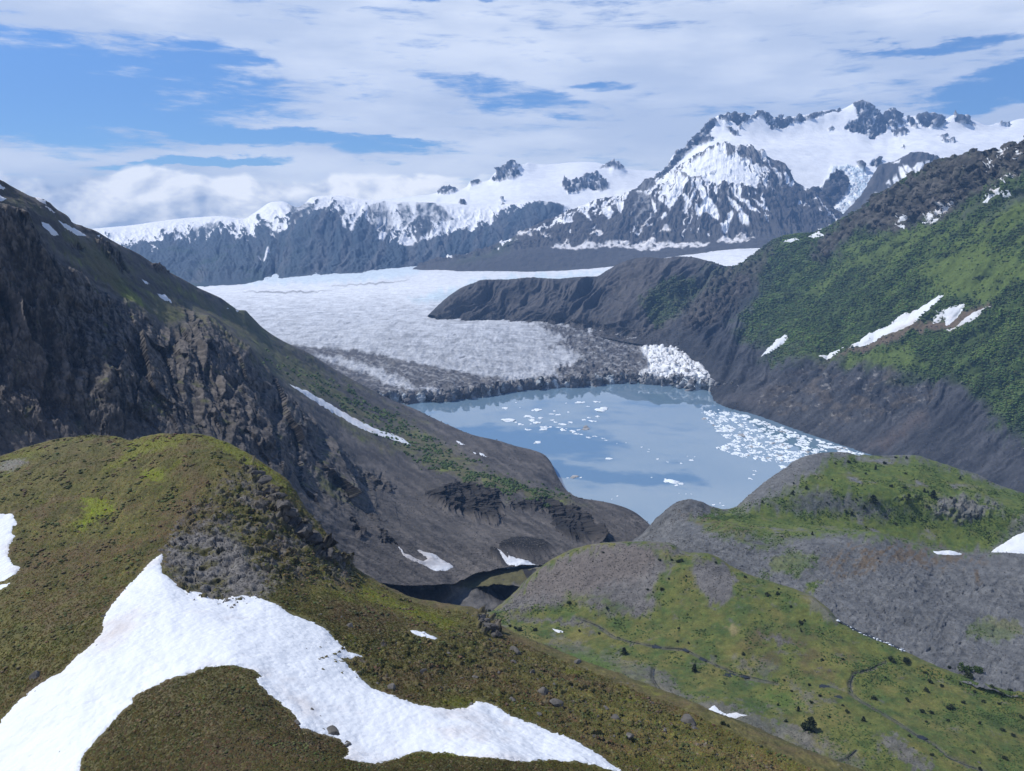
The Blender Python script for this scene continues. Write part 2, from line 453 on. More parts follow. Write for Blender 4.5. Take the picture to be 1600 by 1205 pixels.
# --- high massif on the right: back ridge, ice field and ice fall ----------------------------------
D = Sheet([
    [(960,300,10600),(1010,287,10700),(1030,272,10700),(1045,258,10700),(1052,243,10700),(1062,238,10700),(1078,222,10700),(1085,214,10700),(1094,207,10700),(1100,198,10700),(1112,190,10700),(1122,181,10700),(1128,182,10700),(1133,177,10700),(1140,180,10700),
     (1147,176,10700),(1158,177,10700),(1166,183,10700),(1172,185,10700),(1183,175,10800),(1196,176,10800),(1203,181,10800),(1214,185,10900),(1240,182,11000),(1262,180,11000),(1290,174,11100),(1312,171,11100),(1330,163,11100),(1338,159,11100),(1348,157,11100),
     (1362,163,11100),(1370,172,11100),(1379,180,11100),(1388,171,11100),(1396,170,11100),(1406,183,11100),(1416,184,11200),(1432,182,11200),(1446,178,11200),(1460,176,11200),(1467,183,11200),(1474,188,11200),(1488,181,11200),(1496,179,11200),(1510,185,11200),(1526,190,11200),
     (1545,196,11200),(1560,192,11500),(1576,194,11700),(1584,190,11700),(1600,186,11700),(1680,180,11800)],
    [(960,306,10400),(1010,296,10350),(1050,268,10300),(1090,232,10300),(1110,212,10300),(1150,208,10300),(1230,212,10400),(1300,208,10500),(1340,206,10500),(1370,212,10500),(1450,204,10600),(1540,206,10700),(1600,204,10800),(1680,200,10900)],
    [(960,316,9900),(1010,310,9800),(1060,280,9700),(1100,245,9650),(1150,234,9500),(1230,240,9400),(1300,246,9400),(1370,244,9500),(1450,230,9700),(1540,222,9900),(1680,214,10100)],
    [(960,330,9500),(1060,300,9200),(1150,262,9000),(1230,275,8900),(1280,282,8800),(1320,272,8900),(1370,262,9100),(1450,252,9300),(1540,240,9500),(1680,230,9700)],
    [(960,350,9000),(1060,330,8600),(1150,320,8500),(1230,320,8400),(1290,322,8300),(1330,318,8300),(1380,312,8400),(1450,300,8600),(1680,270,9000)],
    [(960,420,7900),(1060,415,7700),(1150,410,7400),(1220,392,7200),(1290,370,7400),(1340,360,7600),(1400,350,7800),(1500,340,8000),(1680,330,8400)],
], 800, 260, back=[(400, 120), (1500, 1100)])
rk = np.zeros(D.sh)
for pl in ([(1000,290),(1045,256),(1070,225),(1100,197),(1118,184),(1124,188),(1112,200),(1108,215),(1118,214),(1108,222),(1090,225),(1075,240),(1058,258),(1045,272),(1010,300)],
           [(1124,182),(1148,175),(1170,184),(1168,192),(1160,190),(1155,202),(1150,190),(1142,188),(1136,190)], [(1132,198),(1142,200),(1154,210),(1148,212)],
           [(1172,186),(1183,174),(1200,177),(1214,186),(1262,180),(1312,170),(1312,174),(1290,180),(1270,186),(1245,190),(1222,202),(1204,202),(1198,190),(1188,183)],
           [(1332,160),(1348,155),(1364,162),(1372,174),(1381,181),(1396,168),(1408,184),(1414,196),(1400,192),(1408,208),(1392,196),(1384,206),(1370,214),(1366,220),(1350,212),(1332,206),(1318,202),(1330,188),(1342,188),(1340,176)],
           [(1392,202),(1420,204),(1414,212),(1396,212)], [(1416,184),(1424,182),(1434,200),(1424,196)], [(1430,184),(1446,178),(1461,175),(1475,190),(1474,198),(1456,198),(1440,196)], [(1490,180),(1498,178),(1512,186),(1526,196),(1508,194),(1494,190)],
           [(1560,196),(1578,190),(1580,195),(1566,197)], [(1466,212),(1480,213),(1478,216)], [(1470,219),(1490,218),(1492,222),(1474,223)], [(1408,230),(1414,228),(1414,232)],
           [(1288,290),(1296,278),(1306,266),(1318,268),(1326,280),(1324,300),(1312,318),(1296,330),(1270,336),(1240,345),(1200,340),(1200,300),(1240,300),(1262,300),(1276,296)], [(1356,256),(1366,250),(1374,250),(1378,256),(1372,262)], [(1294,202),(1300,198),(1302,204)], [(1340,252),(1348,258),(1352,270),(1346,268)]):
    rk = np.maximum(rk, D.pm(pl, 1.2, 2.0))
fall = D.pm([(1240,290),(1276,298),(1290,286),(1300,262),(1330,258),(1352,268),(1384,290),(1364,312),(1340,340),(1300,372),(1220,392),(1190,386),(1230,372),(1280,345),(1322,312),(1330,290),(1322,272),(1306,264),(1288,290),(1262,304)], 4, 2)
rr = ridged(*D.w(170), 5)
crD = .12 + .88 * sst(.0, .4, D.r)
D.push(rk * (rr * 110 - 45) * crD + (1 - rk) * fbm(*D.w(500), 3) * 25 + fall * ridged(*D.w(70), 4) * 40)
D.push(rk * (fbm(*D.w(60), 3) * 12 + facet(*D.w(110), 4) * 46) * crD)
streak = sst(.66, .85, ridged(D.base[..., 0] / 80, D.base[..., 1] / 300, D.base[..., 2] / 260, 3)) * sst(3.6, 2.4, D.r)
bare = sst(.72, .9, ridged(D.base[..., 0] / 70, D.base[..., 1] / 500, D.base[..., 2] / 420, 2)) * sst(.25, .7, D.r) * sst(1.9, 1.2, D.r) * .12
snow = mix((.86, .88, .90), (.55, .66, .74), fall * sst(.2, .7, ridged(*D.w(55), 3)) * sst(380, 300, D.V))
snow = mix(snow, (.42, .40, .39), fall * sst(300, 360, D.V) * sst(-.1, .5, D.fall(7, .7, 8, 4, 2.0, fbm)) * .8)
colD = mix(snow, (.068, .068, .074), np.maximum(rk * (1 - .7 * streak), bare))
D.mesh('mountain', M_far, colD, 'high snowy massif on the right with the tallest dark rock summit and an ice fall', 'mountain')

# --- front pyramid of the massif, rock ribs and snow chutes, grey moraine apron at its foot ---------
E = Sheet([
    [(690,406,7600),(745,392,7800),(800,372,8100),(830,355,8300),(870,338,8500),(905,324,8700),(930,314,8800),(960,308,8900),(985,302,9000),(1000,290,9100),(1010,281,9100),(1020,281,9100),(1030,277,9100),(1045,270,9100),(1062,258,9100),(1080,247,9000),(1100,236,9000),(1112,228,9000),
     (1125,223,9000),(1136,222,9000),(1146,228,8900),(1156,226,8900),(1172,226,8900),(1182,234,8800),(1192,234,8800),(1200,244,8750),(1212,250,8700),(1226,256,8650),(1234,270,8600),(1244,284,8500),(1256,292,8400),(1270,300,8300),(1290,316,8100),(1330,345,7900)],
    [(675,410,7400),(780,384,7700),(830,366,7900),(870,350,8050),(930,332,8200),(990,318,8300),(1050,296,8300),(1100,275,8350),(1130,270,8300),(1170,272,8250),(1210,290,8150),(1240,310,8000),(1270,328,7900),(1330,360,7700)],
    [(660,413,7200),(770,392,7350),(830,378,7500),(870,368,7600),(930,358,7700),(990,350,7750),(1050,338,7800),(1100,330,7800),(1150,325,7750),(1200,335,7650),(1240,348,7550),(1330,372,7400)],
    [(650,417,7050),(760,398,7150),(830,389,7200),(900,386,7250),(960,387,7250),(1040,384,7250),(1120,378,7250),(1200,374,7200),(1260,372,7150),(1330,384,7100)],
    [(620,440,6700),(700,434,6700),(800,430,6750),(900,424,6800),(960,416,6850),(1040,408,6900),(1120,402,6900),(1200,396,6900),(1330,395,6900)],
], 800, 260, back=[(300, 90), (1000, 900)])
CT = (1128, 130, 230)
topm = E.pm([(1066,268),(1100,242),(1124,228),(1132,242),(1146,250),(1160,256),(1174,268),(1186,284),(1180,294),(1160,288),(1140,288),(1120,286),(1100,280),(1080,274)], 4, 4)
gl = .6 * E.fall(26, 0, 3, 4, 3.0, ctr=CT, warp=1.0) + .4 * ridged(E.U0 / 34, E.V0 / 34, E.U0 * 0 + 4, 4); gl2 = E.fall(8, 0, 6, 3, 1.0, ctr=CT)
up = sst(3.1, 2.6, E.r)
E.push((gl * 70 + gl2 * 22 - 40) * up * (1 - .8 * topm) * (.1 + .9 * sst(-.1, .35, E.r)) + fbm(*E.w(60), 4) * 8 + facet(*E.w(110), 6) * 14 * up * sst(-.1, .3, E.r))
ch = .65 * E.fall(8.5, 0, 10, 3, 8.0, ctr=CT, warp=.9) + .35 * ridged(E.U0 / 11, E.V0 / 16, E.U0 * 0, 4); n = fbm(E.U0 / 30, E.V0 / 22, E.U0 * 0, 5, .6)
cover = np.interp(E.r, [-1, 0, .6, 1.0, 1.6, 2.2, 2.7, 3.0], [.6, .62, .66, .60, .42, .30, .16, .10])
cover = cover - .08
cover = cover + np.interp(E.U, [690, 860, 930, 1040, 1200, 1240, 1330], [-.22, -.18, -.1, 0, 0, -.25, -.4])
sn = sst(.04, -.04, ch * .8 - .15 + n * .2 - cover + .2 + (gl - .4) * .15)
for pl in ([(1075,262),(1095,248),(1120,236),(1132,224),(1140,240),(1150,246),(1165,256),(1172,268),(1180,280),(1160,286),(1150,276),(1125,276),(1100,272)], [(1060,272),(1100,240),(1112,230),(1116,236),(1096,252),(1072,268)]):
    sn = np.maximum(sn, E.pm(pl, 1.5, 3))
for pl in ([(1130,224),(1148,225),(1150,244),(1136,244),(1132,232)], [(1150,228),(1178,226),(1188,240),(1196,252),(1202,262),(1186,262),(1172,250),(1158,246)], [(1196,236),(1206,238),(1222,256),(1232,270),(1216,268),(1204,258)], [(1098,225),(1118,222),(1116,232),(1100,236)], [(1005,283),(1020,279),(1026,288),(1018,296),(990,300)]):
    sn = sn * (1 - E.pm(pl, 1.2, 3) * .9)
for pl in ([(1062,264),(1080,262),(1092,268),(1100,282),(1088,280),(1075,276),(1066,272)], [(1138,274),(1143,272),(1148,284),(1142,286)], [(1172,276),(1186,282),(1196,298),(1208,310),(1204,316),(1186,304),(1176,290)],
           [(1128,282),(1134,292),(1150,306),(1160,318),(1190,336),(1180,348),(1150,365),(1118,368),(1108,345),(1120,312)], [(1204,262),(1222,282),(1238,300),(1256,330),(1240,350),(1210,345),(1200,320),(1196,300)], [(1000,300),(1030,310),(1060,345),(1020,360),(960,350),(940,330)]):
    sn = sn * (1 - E.pm(pl, 2, 3) * .8)
for pl in ([(1088,278),(1098,290),(1104,304),(1116,318),(1124,340),(1122,346),(1112,338),(1104,332),(1092,340),(1087,338),(1086,318),(1094,326),(1098,315),(1090,296)], [(1136,307),(1146,314),(1158,326),(1168,342),(1170,352),(1160,348),(1152,338),(1156,334),(1144,320)],
           [(1140,292),(1152,304),(1166,316),(1178,324),(1188,334),(1176,330),(1160,318),(1148,306)], [(1145,328),(1146,336),(1138,352),(1136,363),(1128,362),(1126,353),(1136,345),(1138,334)], [(1176,312),(1190,320),(1204,328),(1200,330),(1186,322)],
           [(1036,290),(1044,298),(1050,312),(1050,322),(1046,330),(1040,318),(1044,312),(1036,298)], [(1017,312),(1024,322),(1026,332),(1022,334),(1018,322)], [(1066,302),(1072,306),(1078,316),(1072,326),(1068,332),(1070,318)], [(1010,345),(1016,334),(1018,342),(1006,352)], [(1032,342),(1040,332),(1042,338),(1034,346)],
           [(1128,372),(1134,366),(1141,370),(1132,375)], [(900,322),(916,330),(924,345),(912,338)], [(940,325),(952,322),(960,334),(952,345),(944,338)], [(960,312),(975,318),(972,335),(966,330)], [(880,348),(894,340),(896,346),(884,352)]):
    sn = np.maximum(sn, E.pm(pl, 1.2, 1.5))
sn = np.maximum(sn, sst(.3, .6, topm))
drift = np.zeros(E.sh)
for pl in ([(860,386),(880,380),(886,376),(894,387),(905,385),(918,378),(930,384),(950,380),(975,376),(990,382),(1010,376),(1023,366),(1026,378),(1050,380),(1080,378),(1110,380),(1100,385),(1070,388),(1040,386),(1025,392),(1000,390),(960,386),(930,388),(890,390)],
           [(1120,378),(1130,368),(1145,374),(1140,379)], [(1150,366),(1160,364),(1180,372),(1165,378),(1140,380)], [(922,368),(932,356),(942,366),(938,370)], [(1000,350+4),(1020,352),(1016,358)], [(845,362),(856,364),(860,372),(848,370)], [(800,368),(840,358),(832,366),(806,370)], [(1030,362),(1044,352),(1048,362)], [(1228,378),(1250,368),(1262,376),(1240,380)]):
    drift = np.maximum(drift, E.pm(pl, 1.2, 2.0))
rock = mix((.064, .062, .064), (.095, .092, .090), sst(-.2, .5, E.fall(7, 0, 8, 4, 6.0, fbm, ctr=CT)) * .8)
rock = mix(rock, (.080, .080, .082), sst(2.2, 2.9, E.r))
rock = mix(rock, (.055, .075, .045), E.pm([(700,412),(760,394),(800,372),(812,378),(780,400)], 6, 5) * .6)
colE = mix(mix(rock, (.85, .87, .89), sn * sst(2.95, 2.8, E.r)), (.78, .77, .76), drift * sst(-.5, .1, fbm(E.U0 / 9, E.V0 / 5, E.U0 * 0, 4)))
E.mesh('mountain', M_far, colE, 'dark pyramid mountain streaked with snow chutes in front of the high massif', 'mountain')

# --- rock shoulder right of the ice fall -----------------------------------------------------------
Fs = Sheet([
    [(1200,400,6900),(1260,378,7000),(1300,352,7200),(1330,322,7400),(1350,298,7500),(1366,272,7600),(1376,258,7700),(1400,252,7700),(1418,242,7700),(1426,238,7700),(1450,240,7600),(1468,246,7600),(1480,250,7500),(1520,275,7300),(1580,300,7000)],
    [(1200,410,6700),(1260,392,6700),(1320,365,6800),(1380,320,7000),(1440,290,7000),(1500,300,6800),(1580,320,6500)],
    [(1200,430,6300),(1300,410,6200),(1400,380,6200),(1500,370,6200),(1580,370,6000)],
], 300, 120, back=[(200, 60), (700, 500)])
gl = Fs.fall(16, .5, 5, 4, 2.0)
Fs.push((gl * 50 - 25) * sst(-.1, .3, Fs.r) + fbm(*Fs.w(50), 4) * 16)
sn = np.zeros(Fs.sh)
for pl in ([(1404,262),(1412,262),(1420,278),(1410,282)], [(1412,258),(1424,262),(1428,276),(1420,274)], [(1426,262),(1440,252),(1444,258),(1432,272)], [(1444,252),(1454,250),(1450,262)], [(1394,280),(1400,272),(1408,284),(1396,290)], [(1384,288),(1390,282),(1392,288)], [(1466,248),(1470,246),(1474,258)], [(1364,306),(1370,302),(1374,306),(1366,312)], [(1385,300),(1388,292),(1390,302)], [(1392,256),(1408,250),(1404,256)]):
    sn = np.maximum(sn, Fs.pm(pl, 1.3, 1.6))
colF = mix(mix((.06, .06, .062), (.09, .086, .086), sst(-.2, .5, Fs.fall(6, .5, 8, 4, 1.0, fbm))), (.84, .86, .88), sn)
Fs.mesh('mountain', M_far, colF, 'dark rock shoulder with short snow streaks right of the ice fall', 'mountain')

# --- glacier ---------------------------------------------------------------------------------------
front = [Zp(*q) for q in ((440,640),(520,636),(600,630),(640,628),(690,627),(730,622),(760,620),(800,613),(830,608),(850,607),(890,605),(930,602),(960,599),(985,597),(1010,600),(1040,603),(1070,606),(1100,609),(1150,620),(1260,640))]
fk = np.array([P3(*q)[0] / q[2] for q in front]); fd = np.array([q[2] for q in front])
ns, ntc, nt = int(1000 * RES), int(14 * RES), int(420 * RES)
k = np.linspace(-.62, .42, ns)
df = np.interp(k, fk, fd) + 26 * fbm(k * 40, k * 0, k * 0 + 3, 3)
e = 6500 * np.linspace(0, 1, nt) ** 2.0
def gz(x, y, e):
    z = np.interp(e, [0, 60, 150, 400, 920, 1800, 3300, 5000, 7000], [24, 30, 38, 66, 117, 140, 165, 215, 260])
    return z + 190 * sst(200, 2400, x) * sst(2600, 3900, e)
Y = df[None, :] + e[:, None]
X = k[None, :] * (Y * .25 + .75 * Y)
Zg = gz(X, Y, e[:, None] + 0 * Y)
top = np.stack([X, Y, Zg], -1)
cl = []
for i in range(ntc):
    w = i / ntc
    a = top[0].copy(); a[:, 2] = -12 + w * (top[0][:, 2] + 12); a[:, 1] -= 10 * (1 - w); cl.append(a)
PG = np.concatenate([np.stack(cl, 0), top], 0)
G = Sheet(None, 0, 0, P=PG)
eg = np.concatenate([np.zeros((ntc, ns)), np.broadcast_to(e[:, None], Y.shape)], 0)
nearf = sst(700, 60, eg)
crev = ridged(G.base[..., 0] / 60, G.base[..., 1] / 130, G.base[..., 2] / 60, 4)
crev2 = ridged(G.base[..., 0] / 24, G.base[..., 1] / 45, G.base[..., 2] / 30, 3)
big = fbm(*G.w(420), 3)
blocky = np.abs(noise(*G.w(22))) + .6 * np.abs(noise(*G.w(10)))
mor = G.pm([(440,536),(480,542),(560,548),(620,560),(680,572),(720,583),(770,590),(800,596),(840,592),(870,588),(880,600),(860,612),(700,632),(600,640),(560,600),(500,575),(440,560)], 3, 2.5)
mor2 = G.pm([(820,505),(870,505),(930,515),(990,530),(1010,545),(1005,560),(1020,575),(1000,592),(950,600),(880,596),(872,578),(905,560),(895,548),(850,540),(880,530),(850,516)], 6, 8)
foot = G.pm([(760,600),(850,588),(930,590),(985,592),(1000,597),(985,602),(850,612),(760,626)], 4, 5)
white_r = G.pm([(1000,545),(1020,540),(1050,540),(1066,552),(1100,576),(1104,600),(1095,612),(1040,606),(990,600),(960,596),(990,590),(1014,580),(1008,560)], 4, 4)
lane = np.maximum(G.pm([(490,556),(540,562),(600,578),(640,600),(650,612),(610,600),(560,578)], 4, 4), .8 * G.pm([(655,606),(700,612),(690,622),(660,618)], 3, 4))
amp = 2.6 + 7 * nearf + 6 * white_r + 3 * mor2
G.push(((crev - .3) * amp + (crev2 - .3) * (1.6 + 1.6 * sst(2200, 600, eg) + 5 * white_r + 4 * nearf * sst(200, 0, eg)) + big * 8) * sst(-.2, 1, eg / 8 + .3))
ser = facet(G.base[..., 0] / 26, G.base[..., 1] / 26, G.base[..., 2] / 60, 7)
G.push(sst(60, 0, eg) * ((blocky - .3) * 14 + ser * 20) + white_r * (ser * 11 + facet(*G.w(12), 8) * 4) + mor2 * facet(*G.w(18), 9) * 5)
st = noise(G.base[..., 0] / 700 + G.base[..., 1] / 1500, G.base[..., 1] / 120, 0 * eg)
ice = mix((.56, .59, .63), (.34, .36, .39), sst(-.1, .45, fbm(G.base[..., 0] / 55, G.base[..., 1] / 90, 0 * eg, 5, .7)) * .85)
ice = mix(ice, (.26, .255, .25), sst(.25, .7, fbm(G.base[..., 0] / 160, G.base[..., 1] / 60, 0 * eg, 5, .7)) * .55 * sst(2600, 900, eg))
ice = mix(ice, (.20, .21, .23), sst(.02, -.22, crev) * .85)
ice = mix(ice, (.24, .25, .27), sst(.0, -.3, crev2) * .6 * sst(2600, 900, eg))
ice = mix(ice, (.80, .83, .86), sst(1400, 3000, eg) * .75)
ice = mix(ice, (.42, .62, .72), G.pm([(640,470),(690,455),(760,436),(960,424),(820,450),(720,462),(690,475)], 6, 6) * .45)
ice = mix(ice, (.50, .66, .76), G.pm([(300,436),(640,410),(700,402),(640,432),(560,440),(300,446)], 5, 4) * .5)
dk = np.zeros(G.sh)
for pl in ([(380,455.5),(440,456),(480,455),(520,453),(480,457),(420,458)], [(520,447),(600,441),(640,438),(600,443)]):
    dk = np.maximum(dk, G.pm(pl, 1.5, 1.5))
fol = fbm(G.U0 / 34, G.V0 / 1.5, G.U0 * 0, 4, .6)
ice = ice * (1 + .30 * fol * sst(3600, 1500, eg) + .10 * fol)[..., None]
ice = mix(ice, (.20, .205, .215), sst(.3, .6, fbm(G.U0 / 16, G.V0 / 3.2, G.U0 * 0 + 5, 5, .7)) * .6 * sst(2400, 500, eg))
fol2 = fbm(G.U0 / 75, (G.V0 - .10 * G.U0) / 3.4, G.U0 * 0 + 8, 5, .65)
ice = mix(ice, (.27, .28, .30), sst(.12, .55, fol2) * .55 * sst(3000, 900, eg))
fan = np.arctan2(G.V0 - 508, (G.U0 - 735)); fr = np.hypot(G.V0 - 508, (G.U0 - 735) * .45)
ray_ = .5 * sst(8, 22, G.V0 - 508 + 8 * crev) * sst(.55, .82, ridged(fan * 6 + .5 * fol, fr / 22, fr * 0 + 3, 3)) * sst(5, 20, fr) * sst(85, 50, fr)
ice = mix(ice, (.16, .17, .185), ray_ * .75)
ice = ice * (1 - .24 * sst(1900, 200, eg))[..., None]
debris = mix((.07, .07, .075), (.115, .112, .11), sst(-.2, .5, fbm(*G.w(40), 4)))
streaky = sst(.60, .85, G.fall(5, -4.5, 10, 3, 2.0, ridged, .5))
debris = mix(debris, (.40, .41, .42), streaky * .5)
dm = np.maximum(np.maximum(mor * (1 - .75 * lane), mor2), foot * .85)
dm = np.clip(dm + .8 * (sst(-.1, .6, fbm(G.U0 / 14, G.V0 / 3, G.U0 * 0 + 2, 5, .65)) - .42) * (dm > .02) * (dm < .98), 0, 1)
dm = dm * (1 - .55 * sst(.15, .4, fbm(*G.w(26), 4, .7)) * (mor2 + foot * .6).clip(0, 1))
colG = mix(ice, debris, np.maximum(dm, dk * .8))
colG = mix(colG, mix((.74, .77, .80), (.18, .18, .19), sst(.05, .45, fbm(*G.w(18), 4, .7))), white_r)
face = sst(20, 0, eg)
colG = mix(colG, mix((.12, .12, .125), (.46, .52, .56), sst(0, .4, fbm(G.base[..., 0] / 30, G.base[..., 1] / 30, G.base[..., 2] / 60, 4))), face * .8)
G.mesh('glacier', M_ice, colG, 'broad crevassed white glacier with dark debris bands ending in the lake', 'glacier')

SNOW_RIGHT = (([(1328,548),(1345,536),(1365,520),(1400,500),(1430,482),(1460,464),(1474,461),(1462,476),(1455,487),(1440,496),(1410,512),(1380,528),(1350,542)], 'largest dirty streaked snow patch slanting across the green right mountainside', 'mid'),
                   ([(1474,492),(1488,484),(1500,474),(1504,472),(1502,484),(1494,492),(1484,504),(1476,508)], 'white snow patch between two dirty streaks on the right mountainside', 'mid'), ([(1476,515),(1500,506),(1525,490),(1548,477),(1536,494),(1515,508),(1496,515)], 'brown stained snow strip at the upper end of the streaked patches', 'dirty'),
                   ([(1456,498),(1470,490),(1480,486),(1470,498),(1458,505)], 'dirty snow sliver linking the streaked patches on the right mountainside', 'dirty'),
                   ([(1279,558),(1295,549),(1312,544),(1322,541),(1310,550),(1292,557)], 'slim snow patch left of the largest streaked one', 'mid'), ([(1188,557),(1200,545),(1215,534),(1230,527),(1233,532),(1222,542),(1206,551)], 'snow patch on grey scree lowest on the right mountainside', 'mid'),
                   ([(1536,317),(1545,309),(1554,300),(1566,293),(1562,304),(1552,309),(1544,316)], 'snow patch on green slope below the right skyline', 'mid'), ([(1566,303),(1572,299),(1575,301),(1570,305)], 'round snow spot beside the patch below the right skyline', 'mid'), ([(1562,282),(1572,278),(1584,272),(1570,283)], 'long thin snow patch near the right edge below the crag', 'mid'),
                   ([(1452,340),(1465,330),(1480,318),(1487,313),(1484,320),(1468,333),(1455,341)], 'thin slanting snow line below the rock bands', 'mid'), ([(1452,348),(1454,340),(1462,338),(1460,344),(1468,343),(1462,348)], 'forked snow spot at the foot of the thin slanting line', 'mid'),
                   ([(1406,341),(1416,339),(1415,344),(1408,348)], 'small snow spot at the foot of the rock bands', 'mid'), ([(1407,355),(1415,353),(1414,358)], 'lower snow spot under the rock bands', 'mid'), ([(1559,244),(1566,236),(1574,234),(1576,244),(1572,249),(1566,246)], 'hooked snow patch high on the right crag', 'mid'), ([(1589,240),(1597,238),(1594,243)], 'small snow patch on the crag at the right edge', 'mid'), ([(1547,258),(1550,254),(1553,260),(1549,262)], 'small round snow patch on the right crag', 'mid'),
                   ([(1224,380),(1238,374),(1250,376),(1236,380)], 'snow fleck on the dark end of the right ridge', 'mid'), ([(1262,370),(1280,362),(1288,368),(1272,372)], 'snow patch on the skyline where the right ridge meets the glacier valley', 'mid'))
SNOW_R = [q[0] for q in SNOW_RIGHT]
# --- right mountain with the dark nunatak ridge ----------------------------------------------------
R = Sheet([
    [(668,494,3950),(682,480,4000),(700,464,4050),(725,448,4150),(745,441,4200),(762,437,4200),(790,437,4250),(830,434,4300),(870,436,4300),(905,433,4350),(932,432,4350),(950,422,4400),(972,410,4450),(992,404,4450),(1010,402,4450),(1035,404,4450),(1060,401,4450),(1080,402,4450),(1110,409,4400),(1140,417,4350),
     (1160,411,4300),(1180,396,4250),(1200,381,4200),(1222,370,4100),(1246,366,4000),(1270,364,3950),(1290,357,3850),(1310,346,3750),(1330,335,3700),(1352,322,3550),(1366,308,3450),(1384,300,3400),(1406,284,3300),(1430,272,3200),(1450,262,3100),(1466,254,3050),(1480,249,3000),(1500,247,2920),(1524,240,2850),(1545,240,2800),(1562,236,2750),(1574,228,2700),(1590,226,2650),(1600,221,2600),(1630,210,2500),(1680,190,2400)],
    [(672,495,3900),(740,462,4000),(830,458,4050),(930,458,4000),(1010,445,3950),(1080,445,3900),(1140,450,3850),(1200,435,3750),(1290,420,3450),(1384,380,3100),(1480,340,2750),(1600,320,2400),(1680,310,2250)],
    [(676,496,3880),(750,485,3880),(850,488,3800),(950,500,3600),(1050,500,3450),(1120,510,3300),(1200,520,3100),(1290,510,2850),(1384,490,2620),(1480,475,2400),(1600,470,2150),(1680,470,2050)],
    [(680,499,3850),(750,501,3800),(850,504,3760),(920,512,3620),(1000,522,3430),(1060,530,3280),(1100,546,3060),(1134,572,2820),(1200,584,2620),(1290,590,2440),(1384,596,2260),(1480,612,2080),(1600,650,1880),(1700,680,1780)],
    [(684,503,3820),(750,506,3760),(850,510,3690),(920,523,3510),(980,535,3360),(1030,543,3270),(1066,552,3170),(1090,573,2980),Zp(1104,602,-1),Zp(1118,630,-2),Zp(1180,650,-2),Zp(1260,679,-2),Zp(1364,714,-2),Zp(1480,752,-2),Zp(1600,790,-2),Zp(1700,822,-2)],
], 1000, 520, back=[(120, 25), (700, 500)])
gl = R.fall(46, 1.0, 5, 4, 1.0); gl2 = R.fall(14, 1.0, 7, 4, 5.0)
crest = R.pm([(1290,370),(1366,306),(1480,244),(1600,215),(1700,180),(1700,240),(1600,262),(1540,300),(1480,340),(1420,352),(1395,368),(1340,360),(1310,400),(1290,420),(1270,400)], 10, 10)
crag2 = R.pm([(1060,480),(1110,430),(1150,416),(1190,392),(1215,384),(1200,420),(1160,470),(1120,510),(1080,520)], 10, 8)
nun = R.pm([(660,500),(740,430),(930,425),(1010,395),(1100,398),(1130,420),(1090,470),(1040,520),(1000,545),(900,520),(680,505)], 10, 6)
outc = R.pm([(1180,620),(1230,590),(1280,560),(1400,575),(1470,600),(1440,640),(1380,650),(1300,660),(1220,650)], 14, 10)
topk = sst(-.05, .25, R.r)
R.push(((gl * 20 - 9) * sst(-.05, .7, R.r) * sst(4, 2.8, R.r) * (.8 + .3 * nun) + (gl2 * 3.6 - 1.4) * topk * sst(4, 3.3, R.r) * (.35 + .8 * nun + .6 * crag2)) * R.px)
rkd = ridged(*R.w(60), 5)
R.push((rkd - .3) * 16 * np.maximum(crest, crag2 * .8) * sst(-.3, .15, R.r) + (rkd - .3) * 12 * outc)
R.push(fbm(*R.w(14), 4) * 3.2)
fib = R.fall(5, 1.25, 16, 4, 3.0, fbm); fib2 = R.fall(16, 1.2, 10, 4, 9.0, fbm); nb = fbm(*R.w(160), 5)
scree = mix((.022, .026, .034), (.064, .068, .077), sst(-.5, .7, nb * .5 + fib * .7 + fib2 * .6))  # dark and bluish: cloud shade is put into the scree colour
scree = mix(scree, (.125, .100, .088), R.pm([(1350,700),(1400,668),(1440,640),(1450,650),(1390,700)], 12, 6) * .4 + R.pm([(1110,610),(1160,590),(1230,590),(1240,640),(1180,645),(1120,630)], 14, 8) * sst(-.1, .5, nb) * .15)
# green cover: above the trim line on the right, patchy to the left
trim = np.interp(R.U, [1040, 1120, 1180, 1230, 1290, 1350, 1420, 1500, 1560, 1620, 1700], [478, 500, 545, 560, 560, 578, 590, 600, 655, 700, 730])
gm = sst(18, -18, R.V - trim + 34 * nb + 16 * fib2)
gm = gm * sst(1060, 1240, R.U + 60 * fib2 + 40 * nb)
gm = np.maximum(gm, R.pm([(1560,600),(1620,570),(1700,570),(1700,720),(1620,690),(1560,660)], 22, 14))
for pl, a in (([(1000,470),(1050,440),(1100,440),(1130,450),(1080,490),(1020,505)], .7), ([(1165,520),(1200,500),(1215,505),(1180,530)], 1), ([(1195,565),(1240,545),(1260,550),(1215,572)], .9), ([(1130,415),(1180,395),(1260,370),(1300,362),(1270,400),(1200,440),(1150,440)], .8), ([(1060,460),(1120,425),(1140,430),(1110,460)], .6)):
    gm = np.maximum(gm, a * R.pm(pl, 8, 10))
gm = gm * (1 - .92 * crest * sst(-.25, .2, .5 - nb * .6 - .15)) * (1 - .8 * crag2 * sst(-.3, .2, fib2 + .1))
gm = gm * (1 - .85 * R.pm([(1060,500),(1085,470),(1140,440),(1180,430),(1190,450),(1160,500),(1110,520)], 8, 10))
brown = R.pm([(1290,560),(1340,545),(1420,505),(1470,500),(1545,470),(1552,478),(1500,515),(1470,514),(1430,520),(1360,552),(1310,560)], 5, 5)
gm = gm * (1 - .8 * brown) * (1 - .6 * R.pm([(1400,345),(1440,325),(1490,305),(1440,350),(1405,360)], 4, 5))
bare = R.pm([(1480,352),(1530,318),(1600,290),(1600,310),(1540,345)], 8, 6)
gm = gm * (1 - .7 * bare * sst(-.2, .3, fib2))
mead = R.pm([(1215,560),(1330,560),(1420,540),(1440,575),(1390,592),(1300,585)], 10, 10) * .8
